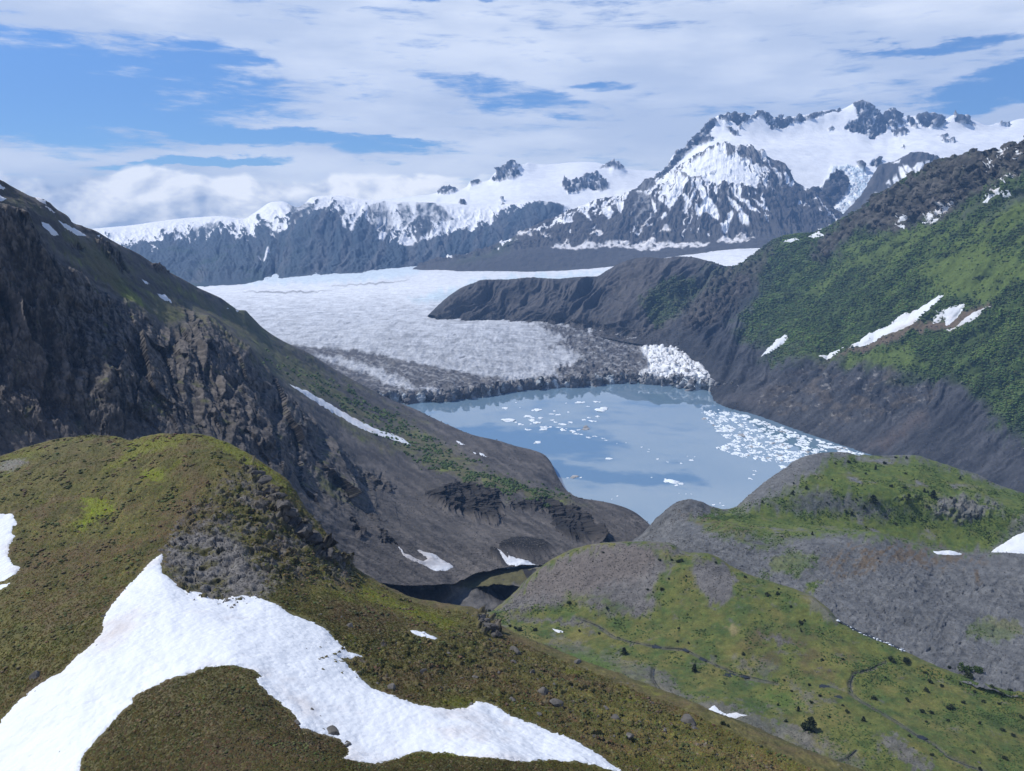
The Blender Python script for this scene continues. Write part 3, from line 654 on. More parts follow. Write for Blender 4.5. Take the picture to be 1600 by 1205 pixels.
mead = np.maximum(mead, R.pm([(1440,430),(1520,350),(1600,300),(1700,260),(1700,430),(1600,440),(1540,470),(1480,460)], 14, 14) * sst(-.5, .25, fib2 + nb) * .95)
mead = np.maximum(mead, R.pm([(1300,430),(1380,370),(1480,340),(1540,310),(1560,330),(1460,390),(1380,420)], 12, 12) * sst(-.2, .4, fib2 + .1) * .7)
green = mix((.034, .056, .018), (.062, .098, .026), sst(-.4, .5, fbm(*R.w(60), 5, .6) + fib2 * .5))
mead = np.maximum(mead, R.pm([(1230,440),(1300,390),(1360,370),(1420,350),(1480,360),(1420,420),(1340,470),(1260,500)], 14, 14) * sst(-.1, .5, fib2 + .6 * nb) * .6)
green = mix(green, (.082, .118, .026), mead)
strat = R.fall(9, 1.3, 9, 4, 7.0, ridged)
rock = mix((.036, .034, .033), (.115, .105, .097), sst(-.3, .7, fbm(*R.w(24), 5, .65) * .7 + fib * .3 + strat * .5 - .2))
fcr = facet(*R.w(45), 3); R.push(((strat - .35) * 8 + fcr * 20) * np.maximum(crest, crag2 * .7) * sst(-.3, .15, R.r))
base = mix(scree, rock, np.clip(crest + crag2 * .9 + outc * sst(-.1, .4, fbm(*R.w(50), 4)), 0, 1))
base = mix(base, (.25, .245, .235), outc * sst(.25, .55, fbm(*R.w(26), 5, .65)) * .8)
base = mix(base, mix((.040, .042, .047), (.088, .084, .084), sst(-.1, .7, gl2 * .8 + fib * .4 - .1)), nun)
base = mix(base, (.13, .09, .07), brown * .9)
gm_R = gm
R.shrub = gm * (1 - mead * .85)
for pl in SNOW_R:
    R.shrub = R.shrub * (1 - R.pm(pl, 6, 1))
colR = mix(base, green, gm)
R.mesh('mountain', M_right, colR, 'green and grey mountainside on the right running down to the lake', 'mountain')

# --- left mountain ---------------------------------------------------------------------------------
Lm = Sheet([
    [(-90,226,820),(-40,258,860),(0,281,900),(20,292,930),(40,303,960),(52,308,980),(64,310,1000),(75,316,1020),(90,328,1050),(106,338,1080),(112,347,1090),(130,354,1120),(150,361,1160),(170,373,1220),(190,384,1280),(215,396,1370),(240,412,1450),(262,424,1520),(285,436,1600),(310,450,1700),(330,459,1770),(345,466,1820),(362,478,1880),(374,485,1920),(382,485,1950),(392,494,1990),(410,512,2050),(440,532,2120),(480,551,2200),(530,582,2310),(575,606,2400),(610,624,2480),Zp(640,636,3),Zp(700,664,6),Zp(740,680,12),Zp(780,689,20),Zp(805,697,26),Zp(830,703,30),Zp(850,711,30),Zp(860,722,28),Zp(873,748,24),Zp(886,767,26),(905,778,1420),(935,783,1330),(965,790,1280),(990,800,1250),(1010,815,1220),(1030,835,1180),(1060,850,1150)],
    [(-90,250,810),(0,300,870),(60,330,930),(112,372,1010),(170,400,1130),(240,440,1320),(310,478,1560),(382,515,1800),(440,556,1950),(530,610,2060),Zp(620,662,70),Zp(700,694,58),Zp(780,714,50),Zp(840,736,44),Zp(880,768,34),(935,790,1290),(1000,815,1190),(1060,855,1120)],
    [(-90,290,800),(0,318,840),(36,334,870),(60,368,880),(90,405,890),(140,440,960),(166,462,990),(200,470,1040),(235,494,1080),(264,512,1120),(300,505,1240),(325,495,1330),(350,512,1370),(400,556,1420),(440,606,1440),(490,655,1440),(540,712,1400),(600,755,1360),(650,772,1340),(700,760,1380),(760,757,1400),(820,768,1380),(880,782,1330),(940,800,1220),(1000,830,1130),(1060,862,1080)],
    [(-90,560,730),(0,560,750),(60,570,760),(130,575,790),(200,585,820),(264,600,860),(325,610,930),(380,640,960),(440,690,980),(490,730,1010),(540,765,1060),(600,792,1110),(660,808,1130),(730,815,1150),(790,815,1170),(850,825,1150),(920,840,1090),(1000,848,1060),(1060,870,1030)],
    [(-90,720,680),(0,720,690),(100,715,700),(200,712,710),(300,720,730),(380,735,760),(440,765,780),(500,800,820),(560,822,860),(640,840,890),(720,855,910),(790,858,930),(850,860,940),(920,864,940),(1000,872,930),(1060,880,920)],
    [(-90,980,560),(100,975,560),(300,965,580),(420,945,620),(500,930,660),(580,912,710),(650,915,740),(700,912,770),(760,892,820),(810,886,850),(860,882,880),(930,878,900),(1000,885,890),(1060,895,880)],
], 1000, 620, back=[(60, 30), (400, 420)])
cliff = sst(1.9, 2.15, Lm.r) * sst(4.05, 3.3, Lm.r)
cliff = cliff * sst(640, 520, Lm.U + 30 * fbm(*Lm.w(90), 3))
crag = np.zeros(Lm.sh); over = np.zeros(Lm.sh)
for pl in ([(488,655),(520,690),(560,730),(600,745),(620,765),(590,768),(560,752),(540,745),(510,720),(490,690)], [(660,775),(690,762),(720,750),(740,752),(780,772),(790,800),(792,818),(770,822),(740,812),(700,800)], [(792,790),(830,778),(850,775),(880,790),(900,810),(880,805),(850,800),(810,800)],
           [(858,800),(880,786),(910,795),(930,830),(960,845),(955,860),(920,850),(880,835)], [(590,825),(600,830),(620,850),(628,862),(610,855),(596,840)], [(540,800),(556,815),(575,842),(560,838)], [(280,470),(300,488),(318,512),(330,520),(350,535),(370,560),(355,560),(320,530),(300,520)], [(150,375),(170,380),(186,400),(202,424),(190,424),(170,405)], [(110,372),(130,385),(128,392),(112,384)], [(230,412),(260,420),(264,428),(245,422)]):
    m_ = Lm.pm(pl, 3, 4); crag = np.maximum(crag, m_)
    vt, vb = min(q[1] for q in pl), max(q[1] for q in pl)
    over = np.maximum(over, m_ * np.clip(Lm.V0 - vt, 0, 60) * Lm.px * (0 if vt < 740 else .6))
gl = Lm.fall(44, -.35, 3.5, 5, 2.0); gl3 = Lm.fall(13, -.25, 3.5, 5, 6.0); rk1 = ridged(*Lm.w(60), 5, .6); rk2 = fbm(*Lm.w(9), 4, .6)
steep = np.maximum(cliff, crag)
Lm.push(over, along=(-.2, .97, .06))
def joints(lam, st, seed, lean=-.35):
    h = math.hypot(1, lean); c = (Lm.U0 + lean * Lm.V0) / h; a = (Lm.V0 - lean * Lm.U0) / h
    c = c + fbm(Lm.U0 / (lam * 5), Lm.V0 / (lam * 5), Lm.U0 * 0 + seed, 3) * lam
    return facet(c / lam + 7, a / (lam * st), Lm.U0 * 0 + .5, seed)
fc1 = joints(30, 3.4, 1); fc2 = joints(10, 2.6, 2); fc3 = joints(3.6, 2.2, 3)
rib = Lm.pm([(20,318),(90,380),(170,470),(205,560),(215,670),(165,690),(130,600),(95,500),(40,400)], 22, 6) + .8 * Lm.pm([(290,500),(330,520),(380,600),(420,690),(390,720),(340,640),(300,560)], 18, 6)
OUT = np.array([.55, -.72, .42])
Lm.push((((gl - .35) * 20 + rib * 18 + fc1 * 17 + (rk1 - .35) * 6) * cliff + fc2 * 4.4 * np.maximum(cliff, crag) + fc3 * 1.3 * np.maximum(cliff, crag)) * (Lm.px / .8) + ((rk1 - .3) * 20 + fc1 * 12 + fc2 * 7 - 6) * crag * (1 - cliff), along=OUT)
Lm.push(steep * rk2 * 1.0 + (1 - steep) * fbm(*Lm.w(26), 5, .6) * 3.4 * sst(-.05, .2, Lm.r))
fib = Lm.fall(5, -1.6, 14, 4, 3.0, fbm); fib2 = Lm.fall(16, -1.6, 8, 4, 9.0, fbm); nb = fbm(*Lm.w(90), 5, .55)
scree = mix((.044, .042, .042), (.120, .110, .102), sst(-.5, .7, fib * .75 + fib2 * .5 + nb * .3))
rock = mix((.040, .037, .035), (.125, .113, .103), sst(-.4, .7, fc3 * .5 + fc2 * .3 + rk2 * .7 + fbm(*Lm.w(5), 3) * .6 + .15 * nb))
gr = Lm.pm([(0,290),(112,360),(240,430),(380,490),(480,560),(620,640),(760,740),(900,790),(800,772),(700,748),(600,700),(480,620),(380,560),(330,500),(270,510),(190,462),(90,390),(40,330)], 14, 12) * sst(-.35, .25, fib2 * .8 + nb)
gr = np.maximum(gr * .75, Lm.pm([(140,425),(200,448),(262,508),(240,492),(190,462)], 4, 4))
for pl, a in (([(165,420),(230,445),(300,490),(268,510),(220,480),(180,450)], .8), ([(220,415),(300,460),(400,520),(480,570),(560,620),(660,690),(640,690),(520,625),(420,560),(330,490),(260,450)], .85), ([(530,650),(580,688),(570,690),(530,664)], .8), ([(495,742),(520,755),(545,780),(530,782),(505,764)], .8), ([(600,690),(700,720),(780,745),(900,782),(930,792),(860,785),(760,758),(680,735)], .8), ([(350,470),(390,485),(440,535),(420,540),(370,510)], .7)):
    gr = np.maximum(gr, a * Lm.pm(pl, 6, 7) * sst(-.8, 0, fib2 + nb))
gr = gr * (1 - .9 * crag)
brown = sst(-.1, .5, nb) * .6
veg = mix(mix((.078, .084, .028), (.11, .092, .046), brown), (.14, .175, .032), sst(.1, .55, fbm(*Lm.w(40), 4)) * .8)
rock = rock * (1 - .68 * crag * (1 - cliff) * sst(740, 780, Lm.V0 + 40 * (Lm.U0 > 640)))[..., None]  # shade of the lower crag faces painted into the rock colour
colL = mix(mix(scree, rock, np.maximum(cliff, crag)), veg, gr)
colL = mix(colL, (.10, .082, .075), Lm.pm([(0,330),(40,400),(110,560),(130,700),(0,720)], 30, 20) * .3)
colL = mix(colL, (.07, .075, .028), cliff * sst(.25, .5, fbm(*Lm.w(22), 4)) * sst(.35, .65, Lm.N[..., 2]) * .8)
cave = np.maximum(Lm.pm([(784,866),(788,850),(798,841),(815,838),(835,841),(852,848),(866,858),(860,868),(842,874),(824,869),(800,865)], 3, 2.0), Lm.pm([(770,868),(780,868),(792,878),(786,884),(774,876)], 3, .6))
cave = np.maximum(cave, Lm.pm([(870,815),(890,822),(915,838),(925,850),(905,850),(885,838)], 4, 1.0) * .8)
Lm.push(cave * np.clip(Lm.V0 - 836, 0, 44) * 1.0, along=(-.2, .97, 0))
colL = mix(colL, (.014, .014, .015), cave)  # near-black colour paints the shade inside the caves
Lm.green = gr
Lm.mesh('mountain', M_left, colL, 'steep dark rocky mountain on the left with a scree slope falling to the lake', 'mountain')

# --- far green knoll, its bowl and the grey slope above the stream ---------------------------------
K = Sheet([
    [(930,890,840),(985,848,860),(1010,826,870),(1028,806,875),(1042,794,880),(1058,784,885),(1075,781,885),(1092,785,885),(1110,793,890),(1132,798,895),(1146,795,900),(1170,776,930),(1200,750,955),(1222,735,970),(1240,724,985),(1265,713,1000),(1290,709,1010),(1320,709,1010),(1345,713,1010),(1375,713,1010),(1430,714,1005),(1460,722,1000),(1500,735,980),(1530,744,970),(1560,757,955),(1600,771,935),(1700,805,890)],
    [(930,892,830),(1000,850,845),(1075,800,860),(1130,806,860),(1200,778,890),(1290,760,905),(1400,765,900),(1500,785,880),(1600,805,850),(1700,825,820)],
    [(930,896,815),(1000,858,825),(1075,815,835),(1130,816,825),(1200,818,835),(1300,822,850),(1400,838,845),(1480,858,825),(1560,866,810),(1620,850,810),(1700,840,810)],
    [(925,900,800),(1000,866,800),(1075,830,800),(1140,828,780),(1200,832,765),(1280,836,752),(1350,834,745),(1420,850,735),(1480,864,722),(1540,868,715),(1620,866,710),(1700,866,705)],
    [(925,908,780),(1000,880,770),(1080,850,745),(1150,860,720),(1220,875,695),(1300,885,675),(1380,905,655),(1460,930,635),(1540,950,620),(1620,960,610),(1700,970,600)],
    [(925,935,745),(1000,905,730),(1080,890,700),(1140,895,668),(1200,924,632),(1270,950,595),(1310,980,568),(1400,1024,534),(1450,1048,515),(1540,1080,488),(1600,1094,476),(1700,1120,460)],
], 800, 400, back=[(60, 40), (240, 240)])
gl = K.fall(30, .9, 5, 4, 2.0)
face = sst(3.0, 3.4, K.r)
K.push(fbm(*K.w(55), 4) * 3.5 + fbm(*K.w(10), 4) * .9 + (gl - .4) * 1.3 * face + ridged(*K.w(9), 5, .65) * .9 * face + fbm(*K.w(3), 3) * .35)
okn = K.pm([(1460,800),(1480,780),(1520,778),(1560,796),(1530,808),(1490,812)], 8, 8)
okn2 = K.pm([(1400,780),(1430,772),(1440,778),(1415,788)], 5, 5)
K.push((ridged(*K.w(14), 4) * 4 + facet(*K.w(7), 13) * 4 + 1) * np.maximum(okn, okn2) + face * facet(*K.w(7), 14) * .7)
nb = fbm(*K.w(45), 5, .6); nf = fbm(*K.w(9), 4, .65); fib = K.fall(6, .9, 9, 4, 1.0, fbm)
grey = mix((.078, .083, .088), (.140, .145, .148), sst(-.6, .7, nf * .7 + fib * .35 + nb * .5 + .3 * fbm(*K.w(3), 3, .7)))
grn = mix(mix((.092, .120, .028), (.060, .094, .024), sst(-.3, .4, nf)), (.135, .128, .042), sst(.0, .6, nb) * .7)
gm = K.pm([(1135,797),(1165,785),(1200,775),(1250,750),(1290,720),(1345,712),(1440,716),(1540,748),(1700,800),(1700,838),(1610,838),(1560,858),(1480,862),(1420,848),(1350,838),(1300,835),(1220,845),(1180,838),(1110,828),(1080,812)], 10, 10)
gm = gm * sst(.42, .1, nb + .2 * nf - .12)
for pl, a in (([(1200,775),(1240,768),(1300,772),(1360,780),(1420,800),(1380,812),(1320,800),(1250,800),(1210,795)], .85), ([(1450,800),(1480,776),(1530,776),(1570,800),(1500,816)], .9), ([(1150,800),(1200,752),(1260,716),(1290,722),(1250,750),(1190,790)], .95), ([(1550,860),(1600,800),(1640,830),(1620,860)], .7)):
    gm = gm * (1 - a * K.pm(pl, 10, 10) * sst(-.4, .1, nb + nf * .3 + .15))
for pl, a in (([(1200,875),(1230,862),(1275,868),(1280,890),(1240,902),(1205,890)], .7), ([(1258,920),(1270,908),(1284,906),(1276,920),(1262,930)], 1), ([(1510,980),(1540,965),(1590,970),(1600,990),(1560,1005),(1515,995)], .6), ([(1180,900),(1210,895),(1200,910)], .5), ([(1080,806),(1180,830),(1240,850),(1190,860),(1110,835)], .7)):
    gm = np.maximum(gm, a * K.pm(pl, 5, 7) * sst(-.6, 0, nb + nf * .5 + .1))
colK = mix(grey, grn, gm)
och = np.maximum(K.pm([(1290,872),(1340,850),(1400,848),(1500,868),(1560,875),(1460,885),(1400,880),(1350,895),(1300,910),(1310,890)], 10, 12), K.pm([(1060,800),(1120,808),(1190,825),(1160,840),(1100,826)], 8, 8) * .7)
och = np.maximum(och, K.pm([(1520,890),(1528,888),(1534,915),(1526,916)], 3, 4))
colK = mix(colK, (.098, .066, .032), och * .75 * sst(-.3, .4, nf + fib))
colK = mix(colK, (.15, .145, .135), np.maximum(okn, okn2) * .7 * sst(-.2, .3, nf))
K.gm = gm
K.mesh('hill', M_valley, colK, 'low green knoll with a grey gravel flank between the lake and the stream', 'hill')

# --- middle knoll and the green valley floor -------------------------------------------------------
V = Sheet([
    [(770,962,690),(790,945,705),(808,928,715),(826,908,720),(846,890,725),(870,874,728),(900,861,730),(930,854,728),(960,851,722),(1000,850,715),(1030,851,708),(1048,853,702),(1062,862,695),(1080,868,688),(1100,868,680),(1122,876,672),(1140,888,662),(1165,900,648),(1200,913,630),(1240,926,610),(1272,940,593),(1294,958,578),(1312,976,565),(1350,996,550),(1400,1017,533),(1450,1040,516),(1500,1058,503),(1560,1077,487),(1600,1086,478),(1700,1112,462)],
    [(750,966,680),(800,944,690),(860,905,695),(930,885,690),(1000,882,680),(1060,884,665),(1120,900,645),(1200,935,605),(1290,985,560),(1400,1035,522),(1500,1072,496),(1700,1125,455)],
    [(690,958,690),(780,958,660),(860,945,645),(930,945,632),(1000,950,618),(1080,965,592),(1160,985,565),(1250,1010,540),(1350,1040,514),(1450,1070,494),(1700,1140,446)],
    [(560,950,690),(640,946,685),(700,956,665),(780,970,640),(860,985,610),(940,1010,572),(1020,1032,542),(1100,1046,524),(1200,1062,505),(1300,1075,490),(1400,1090,478),(1700,1165,436)],
    [(540,990,610),(640,985,605),(760,1020,560),(860,1055,515),(960,1085,482),(1060,1108,462),(1160,1130,445),(1280,1150,430),(1400,1165,420),(1700,1215,405)],
    [(520,1120,480),(640,1120,470),(860,1180,420),(1060,1220,395),(1280,1245,380),(1500,1260,372),(1720,1280,368)],
    [(500,1320,370),(860,1370,340),(1280,1380,330),(1740,1390,330)],
], 1000, 460, back=[(40, 16), (110, 110)])
V.push(fbm(*V.w(40), 4) * 2.4 * sst(-.05, .3, V.r) + fbm(*V.w(7), 4) * .7)
chan = np.zeros(V.sh)
streams = {
 'a': [(905,967),(935,978),(960,995),(985,1003),(1010,1008),(1035,1012),(1070,1014),(1100,1030),(1120,1040),(1150,1052),(1190,1062),(1215,1068)],
 'b': [(1022,1045),(1020,1060),(1030,1076),(1044,1086)],
 'c': [(1383,1036),(1360,1044),(1335,1052),(1328,1066),(1330,1082),(1345,1095),(1375,1112),(1400,1126),(1430,1148),(1460,1165),(1480,1184),(1510,1196),(1540,1206),(1570,1222)],
 'e': [(1338,1172),(1325,1184),(1305,1192),(1318,1206)],
}
for ln in streams.values():
    a = np.array(ln, float)
    dmin = np.full(V.sh, 1e3)
    for i in range(len(a) - 1):
        ex, ey = a[i + 1] - a[i]
        w = np.clip(((V.U - a[i, 0]) * ex + (V.V - a[i, 1]) * ey) / (ex * ex + ey * ey), 0, 1)
        dmin = np.minimum(dmin, np.hypot((V.U - a[i, 0] - w * ex), 1.6 * (V.V - a[i, 1] - w * ey)))
    chan = np.maximum(chan, sst(6, 1, dmin))
V.push(-chan * 1.2, 1.0)
nb = fbm(*V.w(38), 5, .6); nf = fbm(*V.w(6), 4, .65); nm = fbm(*V.w(16), 4, .6)
grey = mix((.088, .086, .086), (.15, .145, .14), sst(-.5, .6, nf * .6 + nb * .5))
grey = mix(grey, (.125, .108, .098), V.pm([(800,930),(860,880),(960,850),(1050,855),(1000,900),(900,930)], 12, 12) * .7)
nx = fbm(*V.w(2.2), 3, .7)
grn = mix(mix((.088, .100, .026), (.046, .074, .020), sst(-.3, .4, nm + nf * .5 + nx * .3)), (.125, .112, .036), sst(-.15, .5, nb + nf * .5) * .75)
grn = grn * (1.12 + .35 * nx)[..., None]
knoll_grey = V.pm([(780,950),(830,905),(860,878),(950,848),(1050,850),(1080,862),(1060,872),(1040,890),(1030,905),(1020,925),(1030,945),(1010,965),(950,960),(900,940),(860,940),(800,960)], 8, 12)
knoll_grey = np.maximum(knoll_grey, V.pm([(1086,870),(1125,878),(1148,898),(1146,930),(1128,944),(1110,940),(1090,920),(1080,895)], 5, 7))
knoll_grey = knoll_grey * (1 - .75 * V.pm([(880,930),(930,922),(960,935),(990,955),(940,958),(890,950)], 8, 10) * sst(-.3, .2, nm)) * (1 - .8 * V.pm([(1010,858),(1050,862),(1100,880),(1080,884),(1040,880)], 6, 8))
gm = (1 - knoll_grey) * (1 - .55 * sst(.28, .55, fbm(*V.w(15), 5, .65)))
for pl, a in (([(560,950),(650,938),(720,948),(780,965),(830,965),(900,968),(930,985),(860,975),(790,968),(720,962),(640,955)], .9), ([(860,990),(900,1000),(940,1020),(1000,1040),(1030,1075),(1020,1085),(960,1050),(900,1025),(860,1005)], .5),
              ([(1000,1040),(1040,1050),(1070,1085),(1130,1100),(1200,1120),(1260,1135),(1300,1150),(1330,1165),(1290,1175),(1220,1160),(1150,1130),(1080,1110),(1030,1100)], .75), ([(1188,993),(1220,994),(1240,1005),(1225,1008),(1192,1002)], 1), ([(1370,1150),(1400,1150),(1450,1190),(1460,1205),(1430,1205),(1390,1180)], .85), ([(1150,1025),(1200,1022),(1220,1050),(1180,1058),(1150,1045)], .5), ([(1250,925),(1275,935),(1312,970),(1300,975),(1270,955)], .6), ([(1230,1060),(1265,1085),(1280,1105),(1265,1108),(1240,1080)], .55), ([(1225,1165),(1340,1178),(1350,1205),(1240,1205)], .5)):
    gm = gm * (1 - a * V.pm(pl, 5, 9) * sst(-.5, .2, nm + nf * .4 + .2))
gm = gm * (1 - chan * .5)
colV = mix(grey, grn, np.clip(gm, 0, 1))
colV = mix(colV, (.10, .070, .036), V.pm([(1160,985),(1230,978),(1300,1000),(1340,1030),(1280,1060),(1200,1040),(1150,1015)], 16, 14) * .6 * sst(-.3, .4, nm))
colV = mix(colV, (.20, .17, .085), V.pm([(1135,982),(1145,978),(1155,986),(1146,992)], 4, 4) * .8)
colV = mix(colV, (.065, .11, .022), np.maximum(V.pm([(1190,1078),(1230,1085),(1260,1102),(1225,1105),(1200,1092)], 6, 8), V.pm([(880,1020),(930,1018),(970,1050),(930,1055),(895,1040)], 8, 8)) * .8)
colV = mix(colV, (.045, .047, .05), chan * .25)
V.gm = gm
V.mesh('valley', M_valley, colV, 'green valley floor with a grey brown knoll, streams and scattered bushes', 'valley')

# --- stream-cut bank and grassy terrace in the gully -----------------------------------------------
T = Sheet([
    [(560,888,830),(620,890,830),(680,893,835),(715,897,840),(740,893,845),(780,891,850),(820,890,852),(860,886,855),(900,888,850)],
    [(560,893,790),(600,898,790),(640,904,790),(690,913,790),(712,914,792),(740,918,792),(770,915,792),(800,916,790),(822,917,790),(850,908,790),(900,900,790)],
    [(560,900,780),(600,905,782),(640,912,782),(690,920,782),(712,926,782),(740,925,784),(770,921,784),(800,921,782),(822,925,782),(850,918,782),(900,910,782)],
    [(560,930,772),(600,935,772),(640,945,772),(690,945,770),(712,938,772),(740,936,774),(770,943,772),(800,955,770),(822,945,772),(850,940,774),(900,930,774)],
    [(560,990,700),(640,985,700),(720,985,700),(800,990,700),(900,980,700)],
], 340, 120, back=[(60, 30)])
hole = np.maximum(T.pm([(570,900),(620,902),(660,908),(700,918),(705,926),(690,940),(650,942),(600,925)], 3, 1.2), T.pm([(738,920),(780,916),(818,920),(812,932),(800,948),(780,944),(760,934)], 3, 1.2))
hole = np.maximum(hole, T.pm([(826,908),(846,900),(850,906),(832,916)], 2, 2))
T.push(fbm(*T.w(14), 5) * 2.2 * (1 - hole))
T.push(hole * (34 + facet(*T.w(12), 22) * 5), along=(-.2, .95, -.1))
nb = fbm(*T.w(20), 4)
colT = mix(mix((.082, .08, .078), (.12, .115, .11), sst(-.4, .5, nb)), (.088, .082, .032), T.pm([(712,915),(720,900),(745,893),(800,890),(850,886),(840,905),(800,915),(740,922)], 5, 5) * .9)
colT = mix(colT, mix((.018, .018, .02), (.06, .06, .065), sst(.0, .6, fbm(*T.w(7), 4))), hole)  # shade under the banks painted as near-black colour in the recesses
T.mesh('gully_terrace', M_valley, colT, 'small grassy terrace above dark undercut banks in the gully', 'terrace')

# --- foreground hill -------------------------------------------------------------------------------
H = Sheet([
    [(-100,738,420),(-40,726,425),(0,714,430),(40,702,438),(80,690,445),(115,684,450),(150,682,448),(180,685,440),(206,688,425),(230,683,410),(262,680,402),(300,681,397),(330,686,393),(352,693,390),(378,704,384),(396,713,380),(422,730,374),(446,748,368),(464,772,362),(482,800,356),(498,820,350),(520,852,344),(544,882,340),(572,903,337),(610,925,333),(660,945,330),(700,952,326),(740,960,320),(772,982,312),(810,1002,302),(850,1018,292),(900,1040,280),(950,1062,266),(1000,1084,254),(1050,1100,244),(1090,1118,234),(1140,1140,222),(1200,1168,210),(1260,1196,200),(1320,1220,192),(1420,1262,182)],
    [(-100,765,390),(0,740,395),(80,722,400),(150,712,398),(206,712,390),(262,706,375),(330,715,362),(390,745,350),(440,790,340),(480,840,332),(520,885,325),(572,925,318),(640,955,310),(720,980,300),(810,1025,283),(900,1062,263),(1000,1105,240),(1100,1145,220),(1200,1188,204),(1420,1280,178)],
    [(-100,830,335),(0,800,340),(80,790,342),(160,780,342),(230,775,340),(300,782,332),(360,808,318),(420,855,304),(470,895,296),(540,930,289),(600,960,282),(680,990,274),(760,1024,263),(860,1068,246),(960,1112,226),(1060,1156,208),(1160,1200,194),(1420,1310,172)],
    [(-100,965,265),(0,935,266),(100,912,270),(200,888,277),(250,872,283),(300,908,268),(360,930,259),(420,942,254),(500,978,247),(560,1012,240),(640,1046,231),(720,1076,221),(800,1102,211),(900,1146,197),(1000,1190,185),(1100,1238,174),(1420,1360,160)],
    [(-100,1140,196),(0,1090,202),(80,1040,210),(160,1000,219),(240,980,225),(320,985,222),(400,1005,216),(470,1045,206),(540,1085,197),(620,1110,192),(720,1135,187),(840,1172,180),(960,1210,172),(1100,1270,163),(1420,1400,150)],
    [(-100,1240,168),(0,1190,174),(100,1120,184),(200,1080,190),(290,1052,194),(350,1045,195),(400,1058,193),(440,1092,186),(490,1125,179),(540,1155,173),(640,1180,170),(740,1180,169),(860,1200,166),(960,1225,163),(1100,1290,155),(1420,1430,142)],
    [(-100,1330,142),(0,1290,146),(120,1225,152),(240,1180,157),(340,1160,158),(440,1180,154),(540,1215,148),(700,1240,145),(900,1270,143),(1100,1340,138),(1420,1480,130)],
    [(-100,1500,105),(200,1420,108),(400,1400,108),(700,1440,108),(1100,1520,108),(1420,1620,106)],
], 1250, 860, back=[(8, 2), (30, 16), (110, 130)])
rocky = H.pm([(262,870),(280,820),(300,790),(330,768),(380,740),(430,760),(470,800),(540,880),(560,910),(500,900),(460,900),(420,925),(370,945),(320,935),(285,915)], 12, 16)
scr = H.pm([(255,875),(275,830),(330,820),(370,840),(400,890),(425,930),(380,950),(320,940),(275,905)], 10, 12)
cragz = np.maximum(H.pm([(378,718),(400,730),(430,762),(455,800),(480,825),(520,862),(545,885),(500,870),(470,840),(440,815),(415,775),(392,745)], 5, 6), H.pm([(742,960),(770,975),(780,992),(750,988)], 4, 5))
H.push(fbm(*H.w(30), 4) * 1.6 + fbm(*H.w(6), 4, .6) * .55 + rocky * (ridged(*H.w(12), 4, .6) * 1.8 - .6))
H.push(cragz * ((ridged(*H.w(14), 4, .6) - .3) * 6 + facet(*H.w(8), 10) * 5 + facet(*H.w(2.6), 11) * 1.5) + rocky * facet(*H.w(4), 12) * 1.4)
tus = fbm(*H.w(1.4), 3, .6)
H.push(tus * .22)
dots = H.pm([(480,1030),(560,1000),(700,990),(780,1000),(860,1030),(1000,1100),(1100,1140),(1240,1200),(960,1180),(820,1090),(700,1090)], 20, 20)
H.push(dots * sst(.55, .9, ridged(*H.w(8), 4)) * 1.3)
nb = fbm(*H.w(34), 5, .6); nm = fbm(*H.w(9), 4, .6); nf = fbm(*H.w(1.6), 4, .7)
fal = H.fall(5, .9, 7, 4, 4.0, fbm) * sst(420, 260, H.U0) + H.fall(5, -1.2, 6, 4, 4.0, fbm) * sst(380, 520, H.U0)
olive = mix((.058, .056, .019), (.118, .108, .036), sst(-.6, .7, nm * .6 + fal * .8 + nf * .4))
olive = mix(olive, (.085, .062, .034), sst(-.15, .5, nb + nm * .5 + .35 * nf) * .8)
olive = mix(olive, (.045, .052, .016), sst(.05, .5, fbm(*H.w(12), 5, .65) + .2 * nf) * .7)
olive = mix(olive, (.16, .14, .09), sst(.38, .6, fbm(*H.w(4), 4, .7)) * .55)
bright = np.zeros(H.sh)
for pl, a in (([(130,780),(165,782),(182,795),(160,806),(120,830),(115,822),(135,800)], .9), ([(220,738),(240,732),(258,735),(256,748),(232,752),(222,746)], .9), ([(210,690),(265,680),(300,682),(270,700),(235,705),(190,725),(160,740)], .6), ([(300,681),(360,694),(420,730),(460,772),(440,762),(400,730),(350,705)], .7), ([(560,915),(640,948),(720,975),(700,985),(620,955),(560,930)], .65), ([(0,715),(70,695),(60,712),(0,730)], .4), ([(60,1105),(100,1085),(90,1110)], .4)):
    bright = np.maximum(bright, a * H.pm(pl, 7, 8))
bright = np.maximum(bright, .45 * sst(.3, .7, fbm(*H.w(22), 4, .6) + .2 * nf) * (1 - rocky))
olive = mix(olive, (.125, .145, .018), bright)
olive = mix(olive, (.055, .040, .026), H.pm([(0,1115),(120,1010),(180,940),(250,860),(300,800),(340,770),(330,800),(260,880),(210,930),(150,1010),(40,1110)], 14, 14) * .55 * sst(-.4, .2, nm))
rockc = mix((.060, .055, .050), (.15, .142, .132), sst(-.2, .6, nf * .7 + nm * .4))
scc = mix((.085, .083, .083), (.15, .145, .14), sst(-.5, .5, nf))
bare = np.clip(rocky * sst(-.1, .35, nm + .5 * nf + .05), 0, 1) * .8
colH = mix(mix(olive, rockc, bare), scc, scr * sst(-.35, .2, nm + .3 * nf + .15) * .9)
colH = mix(colH, rockc, cragz * sst(.85, .6, H.N[..., 2] + .1 * nf))
colH = mix(colH, (.13, .118, .105), np.clip(dots * sst(.45, .7, nm + .35 * nf), 0, 1) * .8)
lg = H.pm([(120,1205),(150,1150),(210,1090),(300,1045),(390,1045),(440,1100),(520,1150),(545,1175),(640,1190),(740,1180),(960,1210),(900,1290),(100,1290)], 4, 5)
colH = mix(colH, mix((.072, .062, .034), (.10, .09, .05), sst(-.3, .5, nf + nm * .4)), lg * .45)
